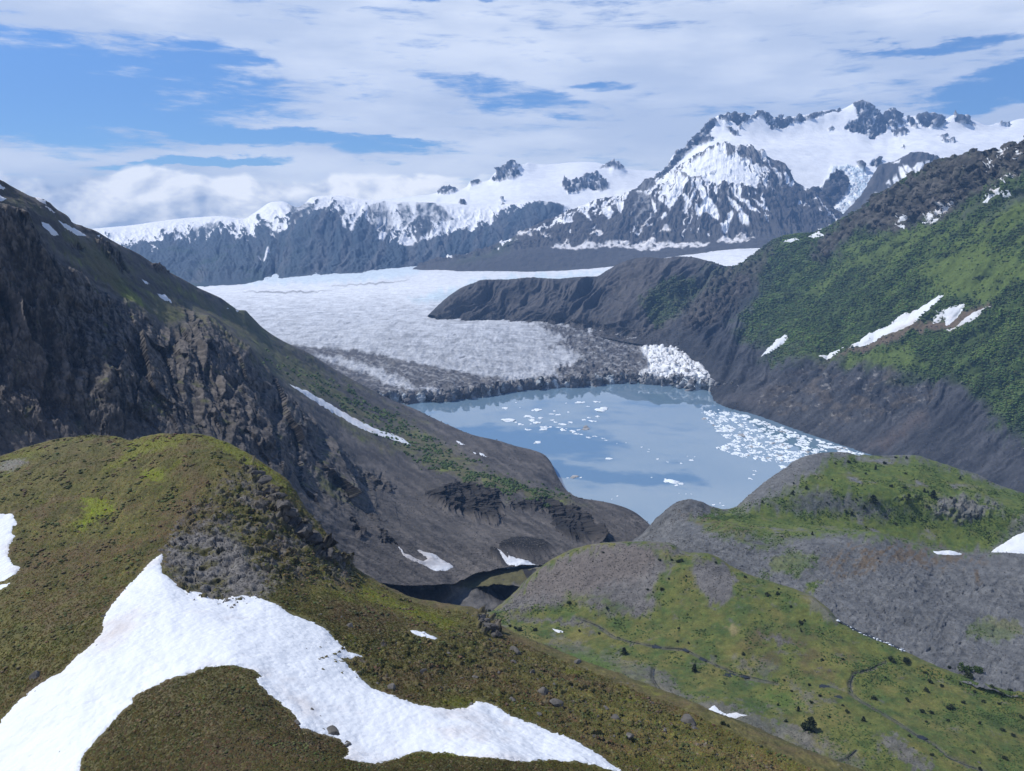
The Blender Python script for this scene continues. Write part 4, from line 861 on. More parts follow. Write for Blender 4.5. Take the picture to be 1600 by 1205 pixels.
edgeS = H.pm([(0,722),(30,715),(46,722),(20,735),(0,738)], 3, 4)
colH = mix(colH, (.16, .155, .15), edgeS * .7)
colH = colH * 1.12
H.grass = np.clip(1 - bare - scr - cragz, 0, 1)
H.mesh('hill', M_hill, colH, 'rounded olive tundra hill in the foreground holding a large snowfield', 'hill')

# ------------------------------------------------------------------ ground and lake
gp = np.array([[-30000, -8000, -25], [30000, -8000, -25], [30000, 40000, -25], [-30000, 40000, -25]], float)
g_o = raw_mesh('ground', gp, [[0, 1, 2, 3]], plain_mat('ground_gravel', (.09, .09, .09), .3, 30), None, False)
tag(g_o, 'flat grey ground far below the hills and mountains', 'ground', kind='structure')

def water_mat(name, col, bump=.02, scale=6, rough=.015, ior=1.33):
    m, t, N, L = nt_new(name)
    out = N.new('ShaderNodeOutputMaterial'); b = N.new('ShaderNodeBsdfPrincipled')
    b.inputs['Base Color'].default_value = col + (1,); b.inputs['Roughness'].default_value = rough; b.inputs['IOR'].default_value = ior
    tc = N.new('ShaderNodeTexCoord'); n = N.new('ShaderNodeTexNoise'); n.inputs['Scale'].default_value = 1 / scale; n.inputs['Detail'].default_value = 4
    L.new(tc.outputs['Object'], n.inputs['Vector'])
    bp = N.new('ShaderNodeBump'); bp.inputs['Strength'].default_value = bump; bp.inputs['Distance'].default_value = .3
    L.new(n.outputs['Fac'], bp.inputs['Height']); L.new(bp.outputs[0], b.inputs['Normal'])
    L.new(b.outputs[0], out.inputs[0])
    return m
M_water = water_mat('lake_water', (.15, .24, .325), .012, 30, rough=.003, ior=2.6)
M_stream = water_mat('stream_water', (.022, .026, .03), .3, .8, .2)
lp = np.array([[-1400, 900, 0], [2400, 900, 0], [2400, 3900, 0], [-1400, 3900, 0]], float)
lake = raw_mesh('lake', lp, [[0, 1, 2, 3]], M_water, None, False)
tag(lake, 'calm milky blue glacial lake mirroring the sky', 'lake', kind='structure')

# ------------------------------------------------------------------ ray casting from the photo onto what is built
bpy.context.view_layer.update()
dg = bpy.context.evaluated_depsgraph_get()
EYE = Vector((0, 0, CAMZ))
def hit(u, v):
    d = Vector(P3(u, v, 1.0)) - Vector((0, 0, CAMZ))
    ok, loc, nor, fi, ob, mt = bpy.context.scene.ray_cast(dg, EYE, d.normalized())
    return (loc, nor, ob) if ok else (None, None, None)

# ------------------------------------------------------------------ snow patches
def snow_patch(sh, poly, label, mat=None, thick=1.6, wob=2.0, group=None, under=2.0, blur=3, ripple=0.0):
    """a slab of snow lying on a landform: its own top surface, thinning to nothing at a ragged edge"""
    p = np.asarray(poly, float)
    fm = (sh.r >= -.01) & (sh.U > p[:, 0].min() - 14) & (sh.U < p[:, 0].max() + 14) & (sh.V > p[:, 1].min() - 14) & (sh.V < p[:, 1].max() + 14)
    ii, jj = np.where(fm)
    if len(ii) < 9:
        return None
    i0, i1, j0, j1 = max(ii.min() - 4, 0), ii.max() + 5, max(jj.min() - 4, 0), jj.max() + 5
    P = sh.P[i0:i1, j0:j1].copy(); U, Vv = sh.U[i0:i1, j0:j1], sh.V[i0:i1, j0:j1]; px = sh.px[i0:i1, j0:j1]; N = sh.N[i0:i1, j0:j1]
    q = P / (px[..., None] * 9)
    w1 = fbm(q[..., 0], q[..., 1], q[..., 2], 4, .65); w2 = fbm(q[..., 0] + 9, q[..., 1], q[..., 2], 4, .65)
    sd = sdist(poly, U + wob * 2 * w1, Vv + wob * 2 * w2)
    sd = np.where(sh.r[i0:i1, j0:j1] < -.01, -50, sd)
    B_ = P.copy()
    for _ in range(blur):
        B_[1:-1, 1:-1] = (B_[1:-1, 1:-1] * 2 + B_[:-2, 1:-1] + B_[2:, 1:-1] + B_[1:-1, :-2] + B_[1:-1, 2:]) / 6
        B_[1:-1, 1:-1] = (B_[1:-1, 1:-1] * 2 + B_[:-2, :-2] + B_[2:, 2:] + B_[2:, :-2] + B_[:-2, 2:]) / 6
    k = sst(-1.0, 5.0, sd)[..., None]
    Q = P * (1 - k) + B_ * k
    off = np.where(sd > 0, thick * (1 - np.exp(-np.maximum(sd, 0) / 2.5)), under * sd / 3) * px
    if ripple:
        rp = fbm(Q[..., 0] / 2.2, Q[..., 1] / 2.2, Q[..., 2] / 2.2, 3, .6) * ripple + fbm(Q[..., 0] / 14, Q[..., 1] / 14, Q[..., 2] / 14, 2) * ripple * 2.5
        off = off + rp * sst(1, 8, sd)
    N2 = N * .5 + np.array([0, 0, .5]); N2 /= np.linalg.norm(N2, axis=-1, keepdims=True)
    Q = Q + N2 * off[..., None]
    ins = sd > -3
    keep = ins[:-1, :-1] | ins[1:, 1:] | ins[:-1, 1:] | ins[1:, :-1]
    if keep.sum() < 4 or not (sd > 0).any():
        return None
    o = grid_obj('snow_patch', Q, mat or M_snow_mid, None, True, keep)
    tag(o, label, 'snow patch', group)
    return o

snow_patch(H, [(-30,1155),(0,1130),(30,1095),(75,1060),(95,1050),(120,1025),(148,998),(160,985),(162,968),(176,945),(188,925),(206,908),(218,895),(240,872),(252,864),(255,868),(251,880),(254,893),(268,905),(280,918),(292,925),(312,927),(326,936),(340,942),(355,941),(366,936),(378,932),(400,934),(420,940),(440,950),(460,960),(482,968),(500,980),(515,990),(522,1000),(540,1018),(566,1028),(550,1031),(530,1030),(545,1044),(560,1056),(580,1072),(600,1082),(630,1092),(665,1104),(700,1112),(730,1108),(744,1098),(768,1100),(800,1118),(830,1128),(870,1144),(920,1170),(950,1190),(975,1206),(940,1198),(900,1192),(880,1190),(862,1186),(830,1188),(800,1190),(740,1185),(700,1176),(660,1173),(630,1180),(590,1188),(537,1183),(548,1168),(545,1160),(530,1150),(500,1142),(470,1136),(462,1118),(440,1100),(425,1090),(405,1072),(400,1062),(410,1056),(395,1046),(375,1042),(350,1040),(320,1044),(290,1055),(260,1062),(240,1072),(222,1080),(205,1090),(208,1100),(190,1112),(176,1126),(150,1155),(135,1170),(124,1190),(122,1215),(118,1260),(-60,1260)],
    'huge white snowfield draped over the foreground hill in two arms', M_snow, thick=2.2, wob=1.6, blur=8, ripple=.10)
snow_patch(H, [(-40,800),(-5,804),(20,802),(22,810),(27,816),(18,826),(17,832),(24,838),(14,850),(11,866),(18,880),(31,884),(22,896),(8,905),(-40,916)], 'white snow patch cut by the left edge of the photo on the tundra hill', M_snow, wob=1.6, blur=5)
snow_patch(H, [(-30,920),(0,912),(18,910),(8,916),(-10,926),(-30,934)], 'thin snow sliver just below the patch at the left edge', M_snow, thick=1.2, wob=.8, blur=3)
snow_patch(H, [(640,984),(650,985),(668,990),(684,997),(680,1000),(662,996),(645,990)], 'small oval snow patch alone on the tundra right of the large snowfield', M_snow, wob=.6)
snow_patch(V, [(1077,1105),(1092,1107),(1106,1109),(1116,1104),(1124,1112),(1136,1116),(1148,1115),(1168,1118),(1150,1122),(1130,1124),(1110,1121),(1090,1115)], 'white snow patch on gravel in the valley behind the foreground slope', M_snow, wob=.8)
snow_patch(V, [(862,984),(872,985),(883,989),(872,990)], 'tiny snow sliver on the upper valley floor', M_snow, wob=.3, thick=1.5)
snow_patch(K, [(1546,864),(1556,856),(1570,849),(1584,838),(1600,832),(1640,824),(1700,830),(1700,868),(1620,866),(1580,866)], 'white snow bank at the right edge on the lip of the knoll bowl', M_snow, wob=.6, thick=3)
snow_patch(K, [(1456,862),(1470,862),(1490,863),(1506,866),(1490,868),(1465,867)], 'thin white snow streak on the lip of the bowl above the grey slope', M_snow, wob=.4, thick=2.5)
UL = 'snow patches high on the left mountain'
for pl, lb in (([(-20,280),(0,287),(10,294),(6,296),(-20,290)], 'uppermost snow patch beside the skyline at the left edge'), ([(-20,302),(0,306),(10,312),(4,314),(-20,312)], 'snow patch at the left edge above the dark rock rib'),
               ([(55,308),(64,309),(71,314),(74,320),(66,317)], 'rounded snow patch on the skyline of the left mountain'), ([(68,321),(80,325),(88,332),(78,329)], 'narrow snow patch just under the rounded one on the left mountain'),
               ([(66,346),(74,350),(88,362),(92,369),(80,367),(70,356)], 'wedge of snow in a hollow of the left mountain above dark rock'), ([(85,339),(96,345),(108,354),(120,358),(134,366),(136,369),(122,368),(108,360),(96,350)], 'long slanting snow streak on the upper left mountain'),
               ([(151,367),(156,368),(155,371)], 'tiny snow spot right of the long slanting streak'), ([(221,437),(228,439),(233,444),(226,442)], 'small snow fleck on the grassy left slope'), ([(246,458),(258,461),(266,469),(269,474),(258,469),(250,464)], 'split snow patch on the grassy left slope'), ([(353,481),(358,482),(356,484)], 'snow speck under the left skyline near the glacier'), ([(368,484),(374,486),(370,488)], 'snow speck on the small notch of the left skyline')):
    snow_patch(Lm, pl, lb, M_snow_mid, wob=.8, thick=1.8, group=UL)
snow_patch(Lm, [(450,598),(462,604),(480,612),(500,622),(520,634),(545,648),(566,660),(585,670),(600,674),(628,684),(646,697),(632,694),(610,686),(590,680),(570,672),(550,662),(525,648),(500,632),(478,618),(460,606)], 'long narrow snow strip down the scree of the left mountain', M_snow_mid, wob=1, thick=1.8)
for pl, lb in (([(711,689),(718,690),(728,696),(720,695)], 'short snow dash on scree above the lake bluff'), ([(748,707),(756,710),(761,714),(752,712)], 'lower of two snow dashes on scree above the lake bluff'), ([(738,706),(743,707),(744,710)], 'snow speck on scree above the lake bluff')):
    snow_patch(Lm, pl, lb, M_snow_mid, wob=.3, thick=2.0)
snow_patch(Lm, [(622,855),(630,864),(645,870),(662,876),(668,872),(652,860),(655,858),(680,868),(700,880),(708,886),(700,891),(684,892),(668,884),(645,876),(630,868)], 'grey dirty forked snow patch at the foot of the scree in the gully', M_snow_dirty, wob=1, thick=2)
snow_patch(Lm, [(795,868),(805,872),(830,880),(850,886),(845,890),(820,888),(798,884),(788,880)], 'dirty snow remnant below the dark cave in the gully', M_snow_dirty, wob=1.2, thick=3)
snow_patch(T, [(719,890),(728,890),(733,895),(722,897)], 'small snow scrap beside the grassy terrace in the gully', M_snow_dirty, wob=.4, thick=2)
UR = 'snow patches on the right mountainside'
for pl, lb, mt in SNOW_RIGHT:
    snow_patch(R, pl, lb, M_snow_dirty if mt == 'dirty' else M_snow_mid, wob=1.0, thick=3.0, group=UR, blur=10, under=1.0)

# ------------------------------------------------------------------ rock shapes
def rock_mesh(seed, sub=3, squash=.6, rough=.35):
    import bmesh
    bm = bmesh.new(); bmesh.ops.create_icosphere(bm, subdivisions=sub, radius=.5)
    v = np.array([x.co[:] for x in bm.verts]); f = np.array([[a.index for a in x.verts] for x in bm.faces]); bm.free()
    r = np.random.default_rng(seed)
    for _ in range(16):                      # planar chops make facets
        n = r.normal(size=3); n /= np.linalg.norm(n); d = r.uniform(.20, .38)
        k = v @ n; v = v - np.outer(np.maximum(k - d, 0), n)
    s = r.uniform(0, 40)
    v = v * 1.3 * (1 + rough * .5 * fbm(v[:, 0] * 2 + s, v[:, 1] * 2, v[:, 2] * 2, 4)[:, None])
    v = v * np.array([r.uniform(.9, 1.2), r.uniform(.7, 1), squash])
    return v, f
ROCKS = []
for i in range(7):
    v, f = rock_mesh(100 + i, 3, .55 + .12 * (i % 3))
    me = raw_mesh('boulder', v, f, M_boulder, None, False)
    ROCKS.append(me.data); bpy.data.objects.remove(me)
def boulder(u, v, wpx, label, group=None, mat=None, k=None, sink=.27, sq=1.0):
    loc, nor, ob = hit(u, v)
    if loc is None: return
    size = wpx * loc.y / F * (.8 if wpx > 14 else .62)
    me = ROCKS[random.randrange(7) if k is None else k]
    o = bpy.data.objects.new('boulder', me); C.objects.link(o)
    o.location = loc + Vector((0, 0, size * (.25 - sink))); o.scale = (size, size, size * sq)
    o.rotation_euler = (random.uniform(-.2, .2), random.uniform(-.2, .2), random.uniform(0, 6.28))
    tag(o, label, 'boulder', group)
    return o
for u, v, w, lb in ((57,1056,30,'flat grey boulder beside the left edge of the large snowfield'), (486,1109,16,'dark flat rock lying in the right arm of the snowfield'), (500,1120,10,'small rock just below the dark one in the snowfield'), (385,1026,7,'lone pebble-like stone on the middle of the snowfield'),
                    (247,901,8,'dark stone stuck in the pointed tip of the snowfield'), (533,964,12,'pale boulder on the tundra above the snowfield'), (546,978,26,'broad dark boulder under the pale one on the tundra'), (520,1146,44,'large dark boulder on the snow edge of the grass island'), (541,1165,16,'small boulder at the corner where grass island meets snow'),
                    (463,1130,26,'dark rock ledge block on the right edge of the grass island'), (462,1172,14,'half buried rock in the grass island'), (806,1020,34,'big blocky boulder at the crest of the tundra slope'), (800,1035,28,'pale boulder below the big blocky one on the tundra slope'), (833,1050,16,'dark round boulder right of the pale one on the crest'),
                    (850,1085,34,'tall grey boulder in the rocky cluster above the end of the snowfield'), (872,1100,26,'second boulder in the cluster, lower right of the tall one'), (800,1093,26,'brown boulder at the left end of the rocky cluster'), (842,1117,20,'dark boulder close above the tip of the snowfield'), (760,978,30,'jagged boulder pile top on the skyline of the tundra slope'), (742,1058,20,'pale flat slab on the tundra slope'),
                    (947,1106,20,'dark boulder near the lower right tundra crest'), (962,1124,26,'long dark boulder lower right on the tundra slope'), (1075,1128,40,'craggy dark block where the tundra slope meets the valley'), (655,1010,14,'rounded stone below the small oval snow patch'), (700,1020,12,'grey stone right of the rounded one on tundra'), (663,1048,18,'low grey slab in the middle of the tundra slope'),
                    (610,1075,22,'dark rock at the upper edge of the snow arm'), (590,1068,12,'small rock in the notch of the snow edge'), (735,1102,14,'dark rock at the upturned snow corner'), (900,1035,18,'dark boulder on the crest with grass behind'), (1020,1100,14,'stone near the end of the tundra crest'), (985,1150,22,'low rock half buried in the lower tundra'), (1106,1090,9,'pale boulder on the valley gravel above the snow patch'), (1530,1192,12,'grey boulder on the valley grass at the lower right'), (930,1150,14,'dark stone beside the tapering end of the snowfield'), (150,1010,12,'brown stone at the left snow edge'), (160,963,12,'dark stone under the upper left snow edge')):
    boulder(u, v, w, lb)
for i, (u, v, w) in enumerate([(865,1070,14),(885,1078,12),(862,1096,12),(895,1112,14),(915,1098,10),(935,1120,12),(820,1108,12),(780,1050,10),(765,1000,12),(752,970,14),(770,992,16),(840,1062,12),(1000,1128,12),(1040,1140,14),(1010,1160,12),(960,1150,10),(1090,1165,12),(1120,1180,12),(640,1035,8),(580,1030,8),(560,1050,10),(720,1060,10),(690,1075,10),(620,1005,7),(592,990,7),(555,1005,8),(500,960,9),(470,940,8)]):
    boulder(u, v, w, 'grey brown stone scattered on the tundra slope right of the snowfield', 'stones on the tundra slope')
for i, (u, v, w) in enumerate([(290,840,10),(310,815,10),(345,800,12),(368,790,12),(330,780,10),(305,865,9),(345,870,10),(372,862,9),(395,850,12),(410,870,10),(350,905,9),(430,905,9),(392,808,14),(300,900,9)]):
    boulder(u, v, w, 'broken rock on the stony flank of the foreground hill', 'rocks on the stony flank')
for i, (u, v, w) in enumerate([(865,1062,7),(875,1066,6),(884,1070,6),(892,1074,7),(960,1060,7),(970,1066,6),(980,1068,7),(990,1072,6),(740,963,8),(730,958,8),(748,968,7),(720,952,7),(760,985,8)]):
    boulder(u, v, w, 'pale rubble block on the crest of the tundra slope', 'rubble on the crest')

# crags: rock fins along the right flank of the foreground hill
def crag(pts, label, hgt=1.0):
    vs, fs, n = [], [], 0
    for i, (u, v, w) in enumerate(pts):
        loc, nor, ob = hit(u, v)
        if loc is None: continue
        sz = w * loc.y / F
        a, f = rock_mesh(300 + i + int(u), 3, .8, .6)
        ang = random.uniform(0, 3.1)
        ca, sa = math.cos(ang), math.sin(ang)
        a = a * sz * .95 * np.array([1.35, .95, hgt])
        a = np.stack([a[:, 0] * ca - a[:, 1] * sa, a[:, 0] * sa + a[:, 1] * ca, a[:, 2]], 1)
        vs.append(a + np.array(loc) - np.array([0, 0, sz * .22])); fs.append(f + n); n += len(a)
    o = raw_mesh('rock_outcrop', np.concatenate(vs), np.concatenate(fs), M_crag, None, False)
    tag(o, label, 'rock outcrop')
crag([(388,728,16),(398,738,22),(408,748,24),(418,760,26),(430,770,30),(440,782,26)], 'upper dark crag along the right shoulder of the foreground hill', .8)
crag([(450,796,30),(460,812,30),(472,822,34),(484,836,36),(498,848,34),(510,862,30),(524,872,24),(536,882,18)], 'lower dark crag stepping down the right flank of the foreground hill', .8)
crag([(752,965,20),(757,969,22),(762,974,24),(767,979,24),(772,984,22)], 'knobbly dark outcrop on the tundra crest above the valley', .8)
crag([(1062,1118,22),(1072,1128,28),(1084,1140,24)], 'dark outcrop at the lower right end of the tundra crest', .7)
crag([(500,1140,26),(522,1152,30),(536,1160,18)], 'low dark ledge on the edge of the grass island in the snow', .5)

# ------------------------------------------------------------------ conifers and bushes
def conifer_parts(seed, h=1.0, wide=.42):
    r = np.random.default_rng(seed)
    tv, tf = [], []
    for k, (z, rad) in enumerate(((0, .035), (.35, .026), (.75, .014), (1.0, .004))):
        for a in range(6):
            t = a * math.pi / 3
            tv.append((rad * math.cos(t) + .01 * math.sin(3 * z), rad * math.sin(t), z))
    for k in range(3):
        for a in range(6):
            tf.append((k * 6 + a, k * 6 + (a + 1) % 6, (k + 1) * 6 + (a + 1) % 6, (k + 1) * 6 + a))
    cv, cf = [], []
    for b in range(95):
        z = .05 + .92 * r.random() ** .9
        L = wide * (1 - z) ** .75 * r.uniform(.6, 1.15) + .03
        a = r.uniform(0, 6.283); dx, dy = math.cos(a), math.sin(a); droop = r.uniform(-.05, .3)
        for q in range(7):
            w = (q + .6) / 7; c = np.array([dx * L * w, dy * L * w, z - droop * L * w])
            for _ in range(2):
                e1 = r.normal(size=3) * .035; e2 = r.normal(size=3) * .03; e1 += np.array([dx, dy, -.2]) * .035
                n = len(cv)
                cv += [c - e1, c + e2, c + e1, c - e2]; cf.append((n, n + 1, n + 2, n + 3))
    return tv, tf, cv, cf
def bush_parts(seed):
    r = np.random.default_rng(seed)
    tv, tf, cv, cf = [], [], [], []
    for st in range(5):
        a = r.uniform(0, 6.28); tip = np.array([math.cos(a) * .3, math.sin(a) * .3, .5]); n = len(tv)
        for c, rad in ((np.zeros(3), .03), (tip, .012)):
            for k in range(4):
                t = k * math.pi / 2; tv.append(c + np.array([rad * math.cos(t), rad * math.sin(t), 0]))
        for k in range(4): tf.append((n + k, n + (k + 1) % 4, n + 4 + (k + 1) % 4, n + 4 + k))
    lobes = [(r.normal(size=3) * np.array([.24, .24, .1]) + np.array([0, 0, .3]), r.uniform(.16, .28)) for _ in range(7)]
    for c, rad in lobes:
        for _ in range(100):
            d = r.normal(size=3); d /= np.linalg.norm(d); p = c + d * rad * r.uniform(.6, 1.05)
            if p[2] < .01: p[2] = .02
            e1 = r.normal(size=3) * .04; e2 = r.normal(size=3) * .04; n = len(cv)
            cv += [p - e1, p + e2, p + e1, p - e2]; cf.append((n, n + 1, n + 2, n + 3))
    return tv, tf, cv, cf
def proto(kind, parts, m1, m2, n1, n2):
    root = bpy.data.objects.new(kind, None); C.objects.link(root)
    a = raw_mesh(n1, parts[0], parts[1], m1, None, True, root); b = raw_mesh(n2, parts[2], parts[3], m2, None, False, root)
    return root
PT = [proto('conifer', conifer_parts(i, 1, .36 + .06 * i), M_bark, M_needle, 'trunk', 'crown') for i in range(4)]
PB = [proto('bush', bush_parts(40 + i), M_bark, M_needle if i < 3 else M_alder2, 'stem', 'foliage') for i in range(5)]
used = set()
def place(pr, u, v, hpx, label, cat, group=None, wide=1.0):
    loc, nor, ob = hit(u, v)
    if loc is None: return
    h = hpx * loc.y / F
    if pr.name in used:
        o = pr.copy(); C.objects.link(o)
        for ch in pr.children:
            c = ch.copy(); C.objects.link(c); c.parent = o
    else:
        o = pr; used.add(pr.name)
    o.location = loc - Vector((0, 0, .04 * h)); o.scale = (h * wide, h * wide, h); o.rotation_euler = (0, 0, random.uniform(0, 6.28))
    tag(o, label, cat, group)
def bush(u, v, w, label, group=None, k=None): place(PB[random.randrange(3) if k is None else k], u, v, w * .82, label, 'bush', group)
def tree(u, v, h, label, group=None): place(PT[random.randrange(4)], u, v, h, label, 'conifer', group, random.uniform(.9, 1.3))

tree(1266, 1140, 26, 'largest bushy dark conifer on the valley floor near the bottom'); bush(1258, 1138, 22, 'dark bush growing against the largest valley conifer'); tree(1364, 786, 15, 'tallest dark conifer on the far knoll')
tree(1085, 1049, 15, 'lone small spruce left of the stream pools with a shadow'); tree(1458, 778, 14, 'dark conifer on the far knoll beside the grey outcrop'); tree(1247, 1111, 10, 'small conifer above the largest valley conifer'); tree(1349, 1127, 10, 'small conifer left of the winding stream'); tree(975, 1022, 13, 'small conifer on the upper valley floor left of the stream')
for u, v, w, lb in ((1394,1034,16,'round dark bush above the stream bend, left of a pair'), (1415,1034,17,'round dark bush above the stream bend, right of a pair'), (1515,1060,22,'wide dark bush at the foot of the grey slope'), (1035,923,10,'dark bush at the border of gravel and green on the middle knoll'), (889,942,9,'dark bush on the gravel flank of the middle knoll'), (948,951,8,'dark bush at the foot of the middle knoll gravel')):
    bush(u, v, w, lb)
bush(1508, 1048, 24, 'bright green bush patch at the foot of the grey slope', None, 3); bush(1528, 1050, 22, 'light green bush right of the bright green patch', None, 4)
g1 = 'dark bushes and dwarf conifers on the far knoll'
for u, v, h in ((1326,722,8),(1336,721,6),(1304,724,6),(1382,724,8),(1368,733,8),(1240,755,6),(1260,763,6),(1238,772,9),(1239,768,7),(1392,760,8),(1414,762,8),(1352,740,6),(1300,750,5),(1416,780,12),(1420,774,9),(1444,768,7),(1450,769,6),(1486,778,7),(1448,792,9),(1365,783,6),(1338,780,6),(1350,794,7),(1322,800,8),(1331,804,7),(1384,807,7),(1398,818,7),(1269,835,7),(1425,812,5),(1470,812,5),(1500,748,6),(1415,740,6),(1400,715,6),(1416,716,5),(1292,785,5),(1191,785,5),(1222,838,5),(1352,823,5),(1155,808,4)):
    (bush if random.random() < .6 else tree)(u, v + 1, h, 'small dark bush or dwarf conifer on the green far knoll above the lake', g1)
g2 = 'dark bushes on the middle knoll'
for u, v, h in ((1197,930,12),(1215,928,9),(1217,920,6),(1235,948,7),(1253,974,12),(1257,970,7),(1252,986,7),(1060,878,10),(1066,876,8),(1032,875,8),(1050,875,7),(1118,879,7),(1165,902,8),(1012,921,6),(1020,925,5),(1045,904,6),(1072,900,6),(944,863,5),(926,877,4),(1060,981,6),(1076,1005,6),(1058,1002,6),(1285,990,5),(1160,1022,5)):
    bush(u, v + 1, h, 'low dark bush on the grassy side of the middle knoll', g2)
g3 = 'dark bushes scattered over the valley floor'
for u, v, h in ((1162,1022,8),(1284,1031,7),(1316,1030,7),(1445,1052,9),(1483,1043,9),(1454,1066,12),(1472,1072,10),(1448,1080,13),(1367,1091,13),(1264,1070,8),(1281,1087,8),(1269,1098,9),(1418,1094,10),(1440,1112,13),(1456,1114,10),(1487,1107,14),(1480,1106,10),(1505,1098,9),(1522,1081,9),(1551,1074,10),(1565,1085,13),(1578,1078,10),(1535,1095,9),(1585,1150,11),(1566,1140,11),(1594,1120,10),(1570,1186,12),(1530,1200,8),(1522,1175,8),(1456,1180,9),(1447,1128,7),(1322,1112,10),(1318,1102,7),(1297,1120,7),(1228,1127,8),(1215,1101,7),(1238,1080,7),(1225,1063,6),(812,985,11),(806,982,9),(836,985,10),(798,978,8),(905,985,7),(937,990,7),(764,955,9),(946,1080,9),(1132,1068,6),(1118,1025,5),(1480,1125,9),(1420,1150,8),(1530,1130,9),(1130,1132,12),(1138,1135,9),(1382,1058,6),(1500,1068,8),(1560,1100,8)):
    bush(u, v + 1, h, 'dark green bush on the grassy valley floor among the streams', g3)

SNOW_H = [[(-30,1155),(0,1130),(30,1095),(75,1060),(95,1050),(120,1025),(148,998),(160,985),(162,968),(176,945),(188,925),(206,908),(218,895),(240,872),(252,864),(255,868),(251,880),(254,893),(268,905),(280,918),(292,925),(312,927),(326,936),(340,942),(355,941),(366,936),(378,932),(400,934),(420,940),(440,950),(460,960),(482,968),(500,980),(515,990),(522,1000),(540,1018),(566,1028),(550,1031),(530,1030),(545,1044),(560,1056),(580,1072),(600,1082),(630,1092),(665,1104),(700,1112),(730,1108),(744,1098),(768,1100),(800,1118),(830,1128),(870,1144),(920,1170),(950,1190),(975,1206),(940,1198),(900,1192),(880,1190),(862,1186),(830,1188),(800,1190),(740,1185),(700,1176),(660,1173),(630,1180),(590,1188),(537,1183),(548,1168),(545,1160),(530,1150),(500,1142),(470,1136),(462,1118),(440,1100),(425,1090),(405,1072),(400,1062),(410,1056),(395,1046),(375,1042),(350,1040),(320,1044),(290,1055),(260,1062),(240,1072),(222,1080),(205,1090),(208,1100),(190,1112),(176,1126),(150,1155),(135,1170),(124,1190),(122,1215),(118,1260),(-60,1260)],
  [(-40,800),(-5,804),(20,802),(22,810),(27,816),(18,826),(17,832),(24,838),(14,850),(11,866),(18,880),(31,884),(22,896),(8,905),(-40,916)],
  [(-30,920),(0,912),(18,910),(8,916),(-10,926),(-30,934)],
  [(640,984),(650,985),(668,990),(684,997),(680,1000),(662,996),(645,990)]]
# ------------------------------------------------------------------ thickets (nobody could count these)
def ico():
    t = (1 + 5 ** .5) / 2
    v = np.array([(-1,t,0),(1,t,0),(-1,-t,0),(1,-t,0),(0,-1,t),(0,1,t),(0,-1,-t),(0,1,-t),(t,0,-1),(t,0,1),(-t,0,-1),(-t,0,1)], float) / math.hypot(1, t)
    f = np.array([(0,11,5),(0,5,1),(0,1,7),(0,7,10),(0,10,11),(1,5,9),(5,11,4),(11,10,2),(10,7,6),(7,1,8),(3,9,4),(3,4,2),(3,2,6),(3,6,8),(3,8,9),(4,9,5),(2,4,11),(6,2,10),(8,6,7),(9,8,1)])
    return v, f
def clumps(name, sh, mask, n, size_px, mat, label, cat, flat=.8, tone=None):
    w = (mask * (sh.r >= 0) * sh.px ** 0).ravel()
    w = np.where((sh.U.ravel() > -40) & (sh.U.ravel() < 1640) & (sh.V.ravel() < 1230), w, 0)
    idx = rng.choice(len(w), n, p=w / w.sum())
    P = sh.P.reshape(-1, 3)[idx] + rng.normal(size=(n, 3)) * sh.px.ravel()[idx][:, None] * .8 * np.array([1, 1, 0])
    sz = sh.px.ravel()[idx] * size_px * rng.uniform(.5, 1.4, n) * .5
    v, f = ico()
    j = v[None] * (1 + rng.normal(size=(n, 12, 1)) * .22)
    j = j * sz[:, None, None] * np.array([1, 1, flat]) + P[:, None, :] + np.array([0, 0, .35]) * sz[:, None, None]
    fs = (f[None] + (np.arange(n) * 12)[:, None, None]).reshape(-1, 3)
    cv = None
    if tone is not None:
        cv = tone.reshape(-1, 3)[idx] * rng.uniform(.6, 1.5, (n, 1)) * (1 + rng.normal(size=(n, 3)) * .1)
        cv = np.repeat(cv[:, None, :], 12, 1)
    o = raw_mesh(name, j.reshape(-1, 3), fs, mat, cv, tone is not None)
    tag(o, label, cat, kind='stuff')
nr = fbm(*R.w(70), 4)
clumps('alder_thicket', R, R.shrub ** 2 * sst(-.45, .35, nr + .5 * fbm(*R.w(28), 3) + .25), int(34000 * min(1, RES * 1.3)), 3.4, M_scrub, 'dense dark green alder thicket covering the right mountainside', 'thicket', .42, colR * 1.3)
clumps('mountain_scrub', Lm, Lm.pm([(420,560),(520,600),(620,650),(700,705),(780,740),(880,780),(860,785),(760,758),(660,725),(560,650),(470,590)], 10, 10) * sst(.0, .5, fbm(*Lm.w(50), 4) + .25), 1500, 4.2, M_alder2, 'low green scrub dotted along the left slope above the lake', 'scrub')

clumps('valley_ground_cover', V, np.clip(V.gm, 0, 1) * sst(-.2, .4, fbm(*V.w(22), 4)), 9000, 2.6, M_alder2, 'low leafy ground cover spread over the valley floor and knoll', 'ground cover', .6)
clumps('knoll_ground_cover', K, np.clip(K.gm, 0, 1) * sst(-.2, .4, fbm(*K.w(30), 4)), 5000, 2.2, M_alder2, 'low leafy ground cover spread over the far knoll', 'ground cover', .6)
clumps('scree_stones', Lm, (1 - steep) * (1 - gr) * sst(440, 520, Lm.U), 7000, 1.7, M_boulder, 'loose stones strewn over the scree of the left mountain', 'stones', .7)
clumps('scree_stones', R, (1 - gm_R) * sst(2.0, 2.6, R.r), 5000, 1.5, M_boulder, 'loose stones strewn over the grey scree above the lake', 'stones', .7)
clumps('gravel_stones', K, 1 - np.clip(K.gm, 0, 1), 6000, 1.6, M_boulder, 'loose stones on the grey flank of the far knoll', 'stones', .7)
